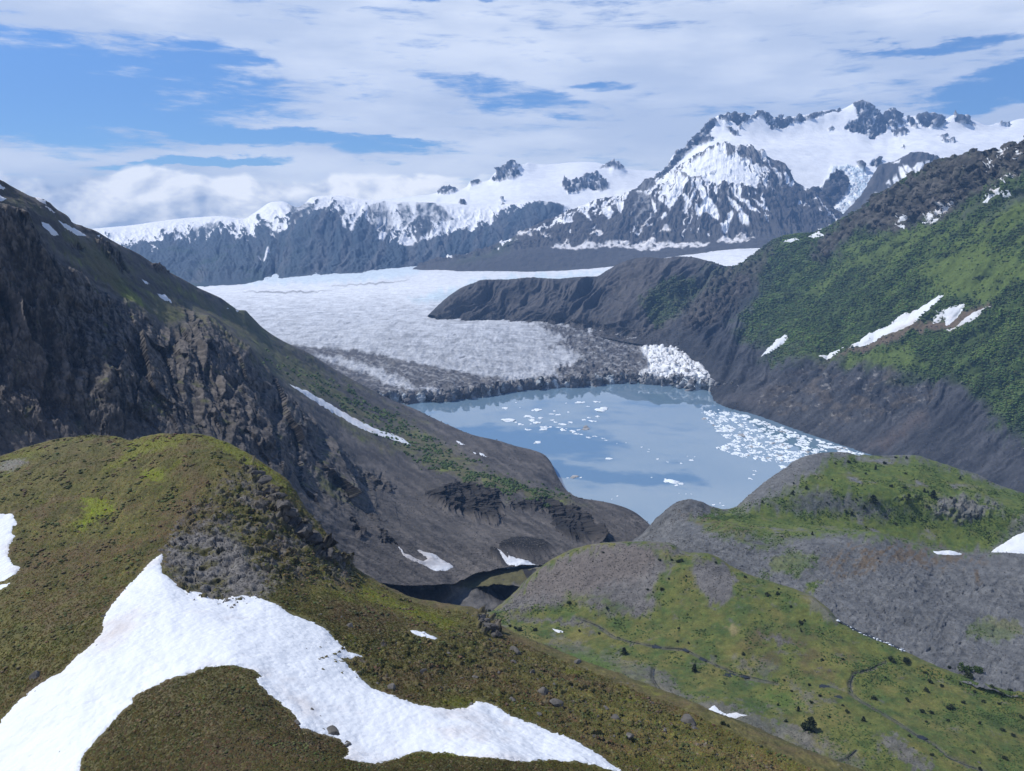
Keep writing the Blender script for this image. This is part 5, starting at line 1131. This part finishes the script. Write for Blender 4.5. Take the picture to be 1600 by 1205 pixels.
clumps('gravel_stones', V, 1 - np.clip(V.gm, 0, 1), 6000, 1.7, M_boulder, 'loose stones on the gravel of the middle knoll and valley', 'stones', .7)
clumps('flank_rubble', H, (rocky * .8 + scr) * (1 - cragz) + dots * .25, 5000, 2.0, M_boulder, 'broken rubble on the stony flank of the foreground hill', 'rubble', .6)
sm0 = np.zeros(H.sh)
for pl in SNOW_H: sm0 = np.maximum(sm0, sst(-9, -4, sdist(pl, H.U, H.V)))
clumps('heather', H, H.grass * (1 - sm0) * sst(.0, .4, fbm(*H.w(11), 4, .65)), 5000, 5.0, M_scrub, 'low dark heather cushions on the foreground hill', 'heather', .32, mix((.056, .066, .022), (.088, .064, .034), sst(-.2, .3, fbm(*H.w(7), 3))))
# grass tufts on the near hill
sm = np.zeros(H.sh)
for pl in SNOW_H: sm = np.maximum(sm, sst(-5, -2, sdist(pl, H.U, H.V)))
w = (H.grass * (1 - sm) * (H.r > 0) * (H.U > -20) * (H.U < 1300) * (H.V < 1225)).ravel()
n = int(110000)
idx = rng.choice(len(w), n, p=w / w.sum())
P = H.P.reshape(-1, 3)[idx]; Cc = colH.reshape(-1, 3)[idx]
hh = rng.uniform(.2, .6, n)
vv = np.empty((n, 5, 3)); cc = np.empty((n, 5, 3)); a0 = rng.uniform(0, 6.28, n)
for b in range(4):
    a = a0 + b * 1.571 + rng.normal(size=n) * .25; wd = hh * rng.uniform(.6, 1.1, n)
    vv[:, b] = P + np.stack([np.cos(a) * wd, np.sin(a) * wd, np.full(n, -.06)], 1)
vv[:, 4] = P + np.stack([rng.normal(size=n) * .3 * hh, rng.normal(size=n) * .3 * hh, hh * .75], 1)
cc[:] = (Cc * rng.uniform(.75, 1.35, (n, 1)) * (1 + rng.normal(size=(n, 3)) * .10))[:, None, :]
fs = (np.array([(0, 1, 4), (1, 2, 4), (2, 3, 4), (3, 0, 4)])[None] + (np.arange(n) * 5)[:, None, None]).reshape(-1, 3)
o = raw_mesh('tundra_grass', vv.reshape(-1, 3), fs, M_grass, cc.reshape(-1, 3), True)
tag(o, 'short olive tundra grass growing over the foreground hill', 'grass', kind='stuff')

# ------------------------------------------------------------------ icebergs
BERG = []
def berg_mesh(seed):
    import bmesh
    r = np.random.default_rng(seed)
    vs, fs, n = [], [], 0
    for k in range(r.integers(4, 9)):
        bm = bmesh.new(); bmesh.ops.create_icosphere(bm, subdivisions=2, radius=.5)
        v = np.array([x.co[:] for x in bm.verts]); f = np.array([[a.index for a in x.verts] for x in bm.faces]); bm.free()
        for _ in range(6):
            nn = r.normal(size=3); nn /= np.linalg.norm(nn); d = r.uniform(.2, .4)
            v = v - np.outer(np.maximum(v @ nn - d, 0), nn)
        s = r.uniform(.25, .75) if k else .8
        v = v * s * np.array([r.uniform(.8, 1.3), r.uniform(.6, 1.2), r.uniform(.18, .45)])
        v = v + np.array([r.normal() * .28, r.normal() * .25, 0]) * (k > 0)
        vs.append(v); fs.append(f + n); n += len(v)
    return np.concatenate(vs), np.concatenate(fs)
for i in range(12):
    v, f = berg_mesh(500 + i)
    o = raw_mesh('iceberg', v, f, M_berg if i % 4 else M_dirty, None, False)
    BERG.append(o.data); bpy.data.objects.remove(o)
def berg(u, v, wpx, label, group=None, dirty=False):
    d = Zp(u, v, 0)[2]; p = P3(u, v, d)
    size = wpx * d / F * .8
    k = random.choice([0, 4, 8]) if dirty else random.choice([1, 2, 3, 5, 6, 7, 9, 10, 11])
    o = bpy.data.objects.new('iceberg', BERG[k]); C.objects.link(o)
    o.location = (p[0], p[1], 0); o.scale = (size * random.uniform(.8, 1.1), size * random.uniform(.8, 1.5), size * random.uniform(.5, .9)); o.rotation_euler = (0, 0, random.choice((0, math.pi)) + random.uniform(-.5, .5))
    tag(o, label, 'iceberg', group)
for u, v, w, dt, lb in ((840,691,17,False,'compact white iceberg floe alone left of the lake centre'), (895,746,17,True,'dirty flat iceberg alone near the lower left shore'), (1050,753,24,False,'white iceberg raft alone in the lower middle of the lake'), (950,717,14,False,'small white iceberg alone in the lake centre'), (915,670,22,True,'dark dirty iceberg at the right of the central cluster'),
                        (932,628,15,False,'white iceberg floe nearest the glacier front in the central cluster'), (905,629,16,False,'pale iceberg floe left of the one nearest the glacier'), (938,642,32,False,'long line of white ice at the top right of the central cluster'), (796,657,28,False,'wide white iceberg raft at the left of the central cluster'), (1080,719,8,False,'small white floe alone right of the lake centre'), (1225,730,18,False,'pinkish floe off the near green knoll shore'), (1158,680,24,True,'dark floe at the left fringe of the ice pack')):
    berg(u, v, w, lb, None, dt)
g4 = 'small icebergs in the centre of the lake'
for u, v, w in ((790,638,12),(812,637,4),(806,629,4),(840,641,20),(826,651,20),(832,657,14),(838,661,14),(845,653,14),(862,647,10),(866,642,6),(888,644,6),(872,648,10),(868,660,10),(862,657,8),(880,663,14),(892,660,10),(852,668,16),(848,671,14),(860,667,8),(826,672,10),(822,671,6),(880,672,14),(894,674,14),(900,678,10),(908,679,8),(920,684,10),(930,682,8),(942,685,6),(947,688,6),(912,656,10),(925,658,12),(920,653,8),(934,651,12),(904,672,8),(872,668,8),(813,663,10),(806,660,8),(1002,699,4),(1013,706,4),(1014,702,4),(1027,718,7),(1043,722,4),(1064,724,5),(1074,713,3),(1085,714,3),(965,775,4),(956,780,3),(1072,772,3),(1080,772,3),(1061,771,3),(1018,746,4),(1115,789,6),(1130,790,6),(1125,786,4),(964,693,3),(978,692,3),(885,630,5),(918,635,6),(1040,749,8),(908,746,6),(887,747,5),(1222,741,10),(1180,736,7),(1172,748,10),(1178,742,6),(1200,752,8)):
    berg(u, v, w, 'small white ice floe drifting in the open middle of the lake', g4)
pack = [(1095,642),(1125,640),(1165,648),(1210,664),(1260,682),(1310,697),(1362,712),(1330,716),(1290,712),(1262,722),(1230,724),(1205,722),(1178,718),(1150,712),(1118,700),(1150,690),(1130,682),(1115,668),(1100,655)]
g5 = 'packed icebergs off the right shore'
cand = []
r2 = np.random.default_rng(5)
while len(cand) < 1300:
    u, v = r2.uniform(1090, 1365), r2.uniform(636, 726)
    sd = float(sdist(pack, np.array([u]), np.array([v]))[0])
    gap = float(fbm(np.array([u / 16]), np.array([v / 5]), np.array([0.0]), 3)[0])
    if sd > 0 and gap > -.12 + .16 * r2.random() - .1 * (sd < 6): cand.append((u, v, 2.5 + 10 * r2.random() ** 2.6))
cand.sort(key=lambda q: -q[2])
big_ = cand[:215]
for u, v, w in big_:
    berg(u, v, w, 'white ice floe in the dense pack off the right shore', g5, r2.random() < .12)
# the rest of the pack: brash
vs, fs, n = [], [], 0
for u, v, w in cand[215:]:
    d = Zp(u, v, 0)[2]; p = P3(u, v, d); s = w * d / F * .8
    a, f = ico()
    a = a * (1 + r2.normal(size=(12, 1)) * .25) * np.array([s * .5, s * r2.uniform(.5, 1), s * .16]) + np.array([p[0], p[1], 0])
    vs.append(a); fs.append(f + n); n += 12
o = raw_mesh('brash_ice', np.concatenate(vs), np.concatenate(fs), M_berg, None, False)
tag(o, 'small broken ice fragments filling the pack off the right shore', 'brash ice', kind='stuff')

# ------------------------------------------------------------------ streams
def stream(pts, wpx, label, mat=M_stream, lift=.10):
    a = np.array(pts, float); seg = np.hypot(*np.diff(a, axis=0).T); c = np.concatenate([[0], np.cumsum(seg)])
    m = max(int(c[-1] / 4), 3); t = np.linspace(0, c[-1], m)
    uu = np.interp(t, c, a[:, 0]); vv_ = np.interp(t, c, a[:, 1])
    L_, nrm = [], []
    for u, v in zip(uu, vv_):
        loc, nor, ob = hit(u, v)
        if loc is None or ob is None or ob.name.startswith(('lake',)): continue
        L_.append(np.array(loc))
    if len(L_) < 3: return
    L_ = np.array(L_)
    for _ in range(3): L_[1:-1] = (L_[:-2] + 2 * L_[1:-1] + L_[2:]) / 4
    dr = np.gradient(L_[:, :2], axis=0); dr /= np.linalg.norm(dr, axis=1, keepdims=True) + 1e-9
    pr = np.stack([-dr[:, 1], dr[:, 0]], 1)
    k = np.arange(len(L_))
    wd = wpx * L_[:, 1] / F * .5 * (1 + 1.5 * fbm(k * .3, k * 0., k * 0. + uu[0], 3)).clip(.1, 2.4)
    rows = []
    for q in np.linspace(-1, 1, 5):
        b = L_.copy(); b[:, :2] += pr * (wd * q)[:, None]; b[:, 2] += lift * (1.15 - .0 * abs(q)); rows.append(b)
    o = grid_obj('stream', np.stack(rows, 0), mat)
    tag(o, label, 'stream', kind='structure')
stream(streams['a'], 1.4, 'dark shallow stream with pools crossing the green valley floor')
stream(streams['b'], 1.8, 'short dark stream bend left on the valley gravel')
stream(streams['c'], 1.2, 'thin winding stream running down the valley to the lower right')
stream(streams['e'], 1.4, 'small stream fork near the bottom of the valley')
def pool(u, v, w, h, label):
    loc, nor, ob = hit(u, v)
    if loc is None: return
    a = np.linspace(0, 6.283, 40)[:-1]; rr_ = (1 + .45 * fbm(np.cos(a) * 1.6 + u, np.sin(a) * 1.6, a * 0, 3))
    m_ = loc.y / F
    ring = np.stack([loc.x + np.cos(a) * rr_ * w * .5 * m_, loc.y + np.sin(a) * rr_ * h * m_, a * 0 + loc.z], 1)
    zs = [hit(*[float(q) for q in proj(p)])[0] for p in ring]
    z = sorted(q.z for q in zs if q is not None)
    ring[:, 2] = (z[int(len(z) * .55)] if z else loc.z) + .12
    ctr = np.array([[loc.x, loc.y, ring[0, 2]]])
    n = len(ring); o = raw_mesh('pool', np.concatenate([ring, ctr]), [(i_, (i_ + 1) % n, n) for i_ in range(n)], M_stream, None, False)
    tag(o, label, 'pool', kind='structure')
for q in ((1027,1012,18,6,'dark pool at the upper end of the valley stream'), (1072,1017,14,5,'small dark pool left of the middle pool'), (1098,1032,14,6,'middle dark pool of the valley stream'), (1140,1055,22,6,'long dark pool in the valley stream'), (1166,1058,18,5,'right half of the long dark pools'), (1288,1074,20,8,'dark pond patch right of the long pool'), (1310,1090,14,5,'dim pond below the dark pond patch'), (1440,1154,18,6,'dark pool in the lower winding stream')):
    pool(*q)
M_foam = plain_mat('white_water', (.6, .65, .7), .4, 1.2, .5)
stream([(1306,970),(1316,974),(1330,982),(1345,990),(1360,996),(1380,1004),(1400,1012),(1412,1018)], 7, 'rushing dark stream with white water below the grey slope', M_stream, .6)
rr3 = random.Random(3)
path = [(1308,970),(1316,974),(1330,982),(1345,990),(1360,996),(1380,1004),(1400,1012),(1412,1018)]
vs, fs, n = [], [], 0
for q in range(46):                                   # broken water: small irregular foam humps along the run
    t = rr3.choice([rr3.uniform(0, .35), rr3.uniform(.45, 1)]) * (len(path) - 1); i_ = min(int(t), len(path) - 2); w = t - i_
    u = path[i_][0] * (1 - w) + path[i_ + 1][0] * w + rr3.gauss(0, 1.2); v = path[i_][1] * (1 - w) + path[i_ + 1][1] * w + rr3.gauss(0, .9)
    loc, nor, ob = hit(u, v)
    if loc is None: continue
    a, f = ico(); sz = rr3.uniform(.5, 2.2) * loc.y / F
    a = a * (1 + np.random.default_rng(q).normal(size=(12, 1)) * .3) * np.array([sz * 1.5, sz, sz * .35]); th = -.45
    a = np.stack([a[:, 0] * math.cos(th) - a[:, 1] * math.sin(th), a[:, 0] * math.sin(th) + a[:, 1] * math.cos(th), a[:, 2]], 1) + np.array(loc) + np.array([0, 0, .7])
    vs.append(a); fs.append(f + n); n += 12
o = raw_mesh('white_water', np.concatenate(vs), np.concatenate(fs), M_foam, None, True)
tag(o, 'white water on the rushing stream below the grey slope', 'water', kind='stuff')

# ------------------------------------------------------------------ air
hz = np.array([(x, y, z) for x in (-9500, 9500) for y in (-400, 14000) for z in (-26, 2950)], float)
hf = [(0, 1, 3, 2), (4, 6, 7, 5), (0, 4, 5, 1), (2, 3, 7, 6), (0, 2, 6, 4), (1, 5, 7, 3)]
m, t, N, L = nt_new('air')
out = N.new('ShaderNodeOutputMaterial'); pv = N.new('ShaderNodeVolumePrincipled')
pv.inputs['Color'].default_value = (.27, .52, 1.0, 1); pv.inputs['Density'].default_value = 5.0e-5; pv.inputs['Anisotropy'].default_value = 0.0
L.new(pv.outputs[0], out.inputs['Volume'])
haze = raw_mesh('haze', hz, hf, m, None, False)
tag(haze, 'thin blue air that softens the distant mountains', 'haze', kind='stuff')

# ------------------------------------------------------------------ sky
SUN_AZ, SUN_EL = math.radians(-72), math.radians(52)
W = bpy.data.worlds.new('World'); bpy.context.scene.world = W; W.use_nodes = True
N = W.node_tree.nodes; L = W.node_tree.links; N.clear()
def nd(t, **kw):
    n = N.new(t)
    for k_, v_ in kw.items(): setattr(n, k_, v_)
    return n
def math_(op, a, b=None, c=None, clamp=False):
    n = nd('ShaderNodeMath', operation=op, use_clamp=clamp)
    for i, x in enumerate((a, b, c)):
        if x is None: continue
        if isinstance(x, (int, float)): n.inputs[i].default_value = x
        else: L.new(x, n.inputs[i])
    return n.outputs[0]
def rng_(x, a, b, c=0., d=1., smooth=True):
    n = nd('ShaderNodeMapRange', interpolation_type='SMOOTHSTEP' if smooth else 'LINEAR')
    L.new(x, n.inputs['Value'])
    for nm_, q in (('From Min', a), ('From Max', b), ('To Min', c), ('To Max', d)): n.inputs[nm_].default_value = q
    return n.outputs[0]
sky = nd('ShaderNodeTexSky', sky_type='NISHITA', sun_disc=False, sun_elevation=SUN_EL, sun_rotation=SUN_AZ, altitude=600.0, air_density=1.0, dust_density=.3, ozone_density=2.0)
tc = nd('ShaderNodeTexCoord'); sx = nd('ShaderNodeSeparateXYZ'); L.new(tc.outputs['Generated'], sx.inputs[0])
az = math_('MULTIPLY', math_('ARCTAN2', sx.outputs[0], sx.outputs[1]), 57.2958)
el = math_('MULTIPLY', math_('ARCSINE', sx.outputs[2]), 57.2958)
def cl_noise(sa, se, seed, det, ro, dist=0.0, oa=0.0, oe=0.0):
    cx = nd('ShaderNodeCombineXYZ')
    L.new(math_('MULTIPLY_ADD', az, 1 / sa, oa / sa), cx.inputs[0]); L.new(math_('MULTIPLY_ADD', el, 1 / se, oe / se), cx.inputs[1]); cx.inputs[2].default_value = seed
    n = nd('ShaderNodeTexNoise'); n.inputs['Scale'].default_value = 1; n.inputs['Detail'].default_value = det; n.inputs['Roughness'].default_value = ro; n.inputs['Distortion'].default_value = dist
    L.new(cx.outputs[0], n.inputs['Vector']); return n.outputs['Fac']
def azel(u, v):
    p = np.array(P3(u, v, 1.0)) - np.array([0, 0, CAMZ]); p /= np.linalg.norm(p)
    return math.degrees(math.atan2(p[0], p[1])), math.degrees(math.asin(p[2]))
wx = math_('MULTIPLY', math_('SUBTRACT', cl_noise(7, 2.0, 1.3, 9, .6), .5), 10.0)
wy = math_('MULTIPLY', math_('SUBTRACT', cl_noise(7, 2.0, 8.3, 9, .6), .5), 3.2)
azw = math_('ADD', az, wx); elw = math_('ADD', el, wy)
def blob(a0, e0, ra, re, tilt=0.0, wt=1.0):
    """soft ellipse in the sky, centre azimuth / elevation in degrees"""
    da = math_('SUBTRACT', azw, a0); de = math_('SUBTRACT', elw, e0)
    ct, st_ = math.cos(math.radians(tilt)), math.sin(math.radians(tilt))
    x = math_('MULTIPLY', math_('ADD', math_('MULTIPLY', da, ct), math_('MULTIPLY', de, st_)), 1 / ra)
    y = math_('MULTIPLY', math_('SUBTRACT', math_('MULTIPLY', de, ct), math_('MULTIPLY', da, st_)), 1 / re)
    r2_ = math_('ADD', math_('MULTIPLY', x, x), math_('MULTIPLY', y, y))
    return rng_(r2_, 3.0, .0, 0., wt, smooth=False)
blues = [(-32, 8.4, 10.5, 2.5, 0), (-22.5, 9.7, 4.0, 1.3, 8), (-18, 6.0, 9.5, .55, -3), (-22, 3.9, 4.5, .3, 3), (-2.2, 9.3, 3.2, .5, -14, .46), (2.8, 8.4, 3.4, .42, -14, .46), (5.5, 9.2, 3, .2, 4, .46), (32.5, 8.2, 3.4, .7, 8, .9), (-8.0, 6.0, 3.5, .3, -3),
         (28, 10.9, 3.5, .3, 3, .7), (-1, 16.0, 7.5, .75, 3, 1.1), (5, 18.4, 7, .5, 4, 1.0), (-20, 18, 6, 1.2, 5)]
hole = None
for bb in blues:
    q = blob(*bb); hole = q if hole is None else math_('MAXIMUM', hole, q)
fine = cl_noise(5.0, .9, 4.1, 9, .66, .3); broad = cl_noise(16, 5, 2.2, 4, .5)
fine2 = cl_noise(2.4, .32, 7.7, 8, .62)
dens = math_('ADD', math_('ADD', math_('MULTIPLY', math_('SUBTRACT', fine, .5), 1.7), math_('MULTIPLY', math_('SUBTRACT', broad, .5), 1.0)), math_('ADD', .66, math_('MULTIPLY', math_('SUBTRACT', fine2, .5), .7)))
gen = rng_(el, 22, 38, .0, -.95)
dens = math_('ADD', math_('SUBTRACT', dens, math_('MULTIPLY', hole, .98)), gen)
cover = rng_(dens, .02, .62)
# low bank of cumulus over the far range
cum = cl_noise(5.0, 3.0, 6.6, 9, .52, .2); cum_o = cl_noise(5.0, 3.0, 6.6, 9, .52, .2, -.6, .45)
top_ = math_('ADD', 3.4, math_('MULTIPLY', math_('SUBTRACT', cl_noise(7, 60, 3.1, 3, .55), .5), 3.2))
cb = math_('MULTIPLY', rng_(math_('SUBTRACT', top_, math_('ADD', el, math_('MULTIPLY', math_('SUBTRACT', cum, .5), -2.6))), -.12, .28), rng_(az, 2, -6))
shade = rng_(math_('ADD', math_('MULTIPLY', math_('SUBTRACT', cum, cum_o), 2.6), math_('ADD', math_('MULTIPLY', math_('SUBTRACT', cum, .5), 1.0), math_('MULTIPLY', el, .09))), -.28, .42, smooth=False)
shade2 = rng_(cl_noise(14, 3.2, 5.5, 6, .55), .35, .68)
def mixc(f_, a, b):
    n = nd('ShaderNodeMix', data_type='RGBA')
    if isinstance(f_, float): n.inputs[0].default_value = f_
    else: L.new(f_, n.inputs[0])
    for i, x in ((6, a), (7, b)):
        if isinstance(x, tuple): n.inputs[i].default_value = x + (1,)
        else: L.new(x, n.inputs[i])
    return n.outputs[2]
c1 = mixc(shade2, (.58, .645, .77), (.84, .88, .95))
c2 = mixc(shade, (.38, .46, .62), (1.1, 1.1, 1.1))
ccol = mixc(cb, c1, c2)
fac = math_('MAXIMUM', math_('MULTIPLY', cover, .93), math_('MULTIPLY', cb, .97))
fac = math_('MULTIPLY', fac, rng_(el, -2, .2))
bg1 = nd('ShaderNodeBackground'); tint = nd('ShaderNodeMix', data_type='RGBA', blend_type='MULTIPLY'); tint.inputs[0].default_value = 1; L.new(sky.outputs[0], tint.inputs[6]); tint.inputs[7].default_value = (.46, .66, .95, 1)
L.new(tint.outputs[2], bg1.inputs[0]); bg1.inputs[1].default_value = .13
bg2 = nd('ShaderNodeBackground'); L.new(ccol, bg2.inputs[0]); bg2.inputs[1].default_value = 1.2
ms = nd('ShaderNodeMixShader'); L.new(fac, ms.inputs[0]); L.new(bg1.outputs[0], ms.inputs[1]); L.new(bg2.outputs[0], ms.inputs[2])
wo = nd('ShaderNodeOutputWorld'); L.new(ms.outputs[0], wo.inputs[0])

sl = bpy.data.lights.new('sun', 'SUN'); sl.energy = 4.8; sl.angle = math.radians(.5); sl.color = (1.0, .95, .88)
so = bpy.data.objects.new('sun', sl); C.objects.link(so)
to_sun = Vector((math.sin(SUN_AZ) * math.cos(SUN_EL), math.cos(SUN_AZ) * math.cos(SUN_EL), math.sin(SUN_EL)))
so.rotation_euler = to_sun.to_track_quat('Z', 'Y').to_euler()

# ------------------------------------------------------------------ camera and output
cam = bpy.data.cameras.new('camera'); co = bpy.data.objects.new('camera', cam); C.objects.link(co)
co.location = (0, 0, CAMZ); co.rotation_euler = (math.radians(90) - PITCH, 0, 0)
cam.sensor_fit = 'HORIZONTAL'; cam.sensor_width = 36.0; cam.lens = 36.0 * F / 1600.0
cam.clip_start = 1.0; cam.clip_end = 60000
sc = bpy.context.scene; sc.camera = co
sc.view_settings.view_transform = 'Standard'; sc.view_settings.look = 'None'; sc.view_settings.gamma = 1; sc.view_settings.exposure = 0.12
sc.cycles.volume_bounces = 0; sc.cycles.max_bounces = 6; sc.cycles.use_denoising = True
sc.render.film_transparent = False
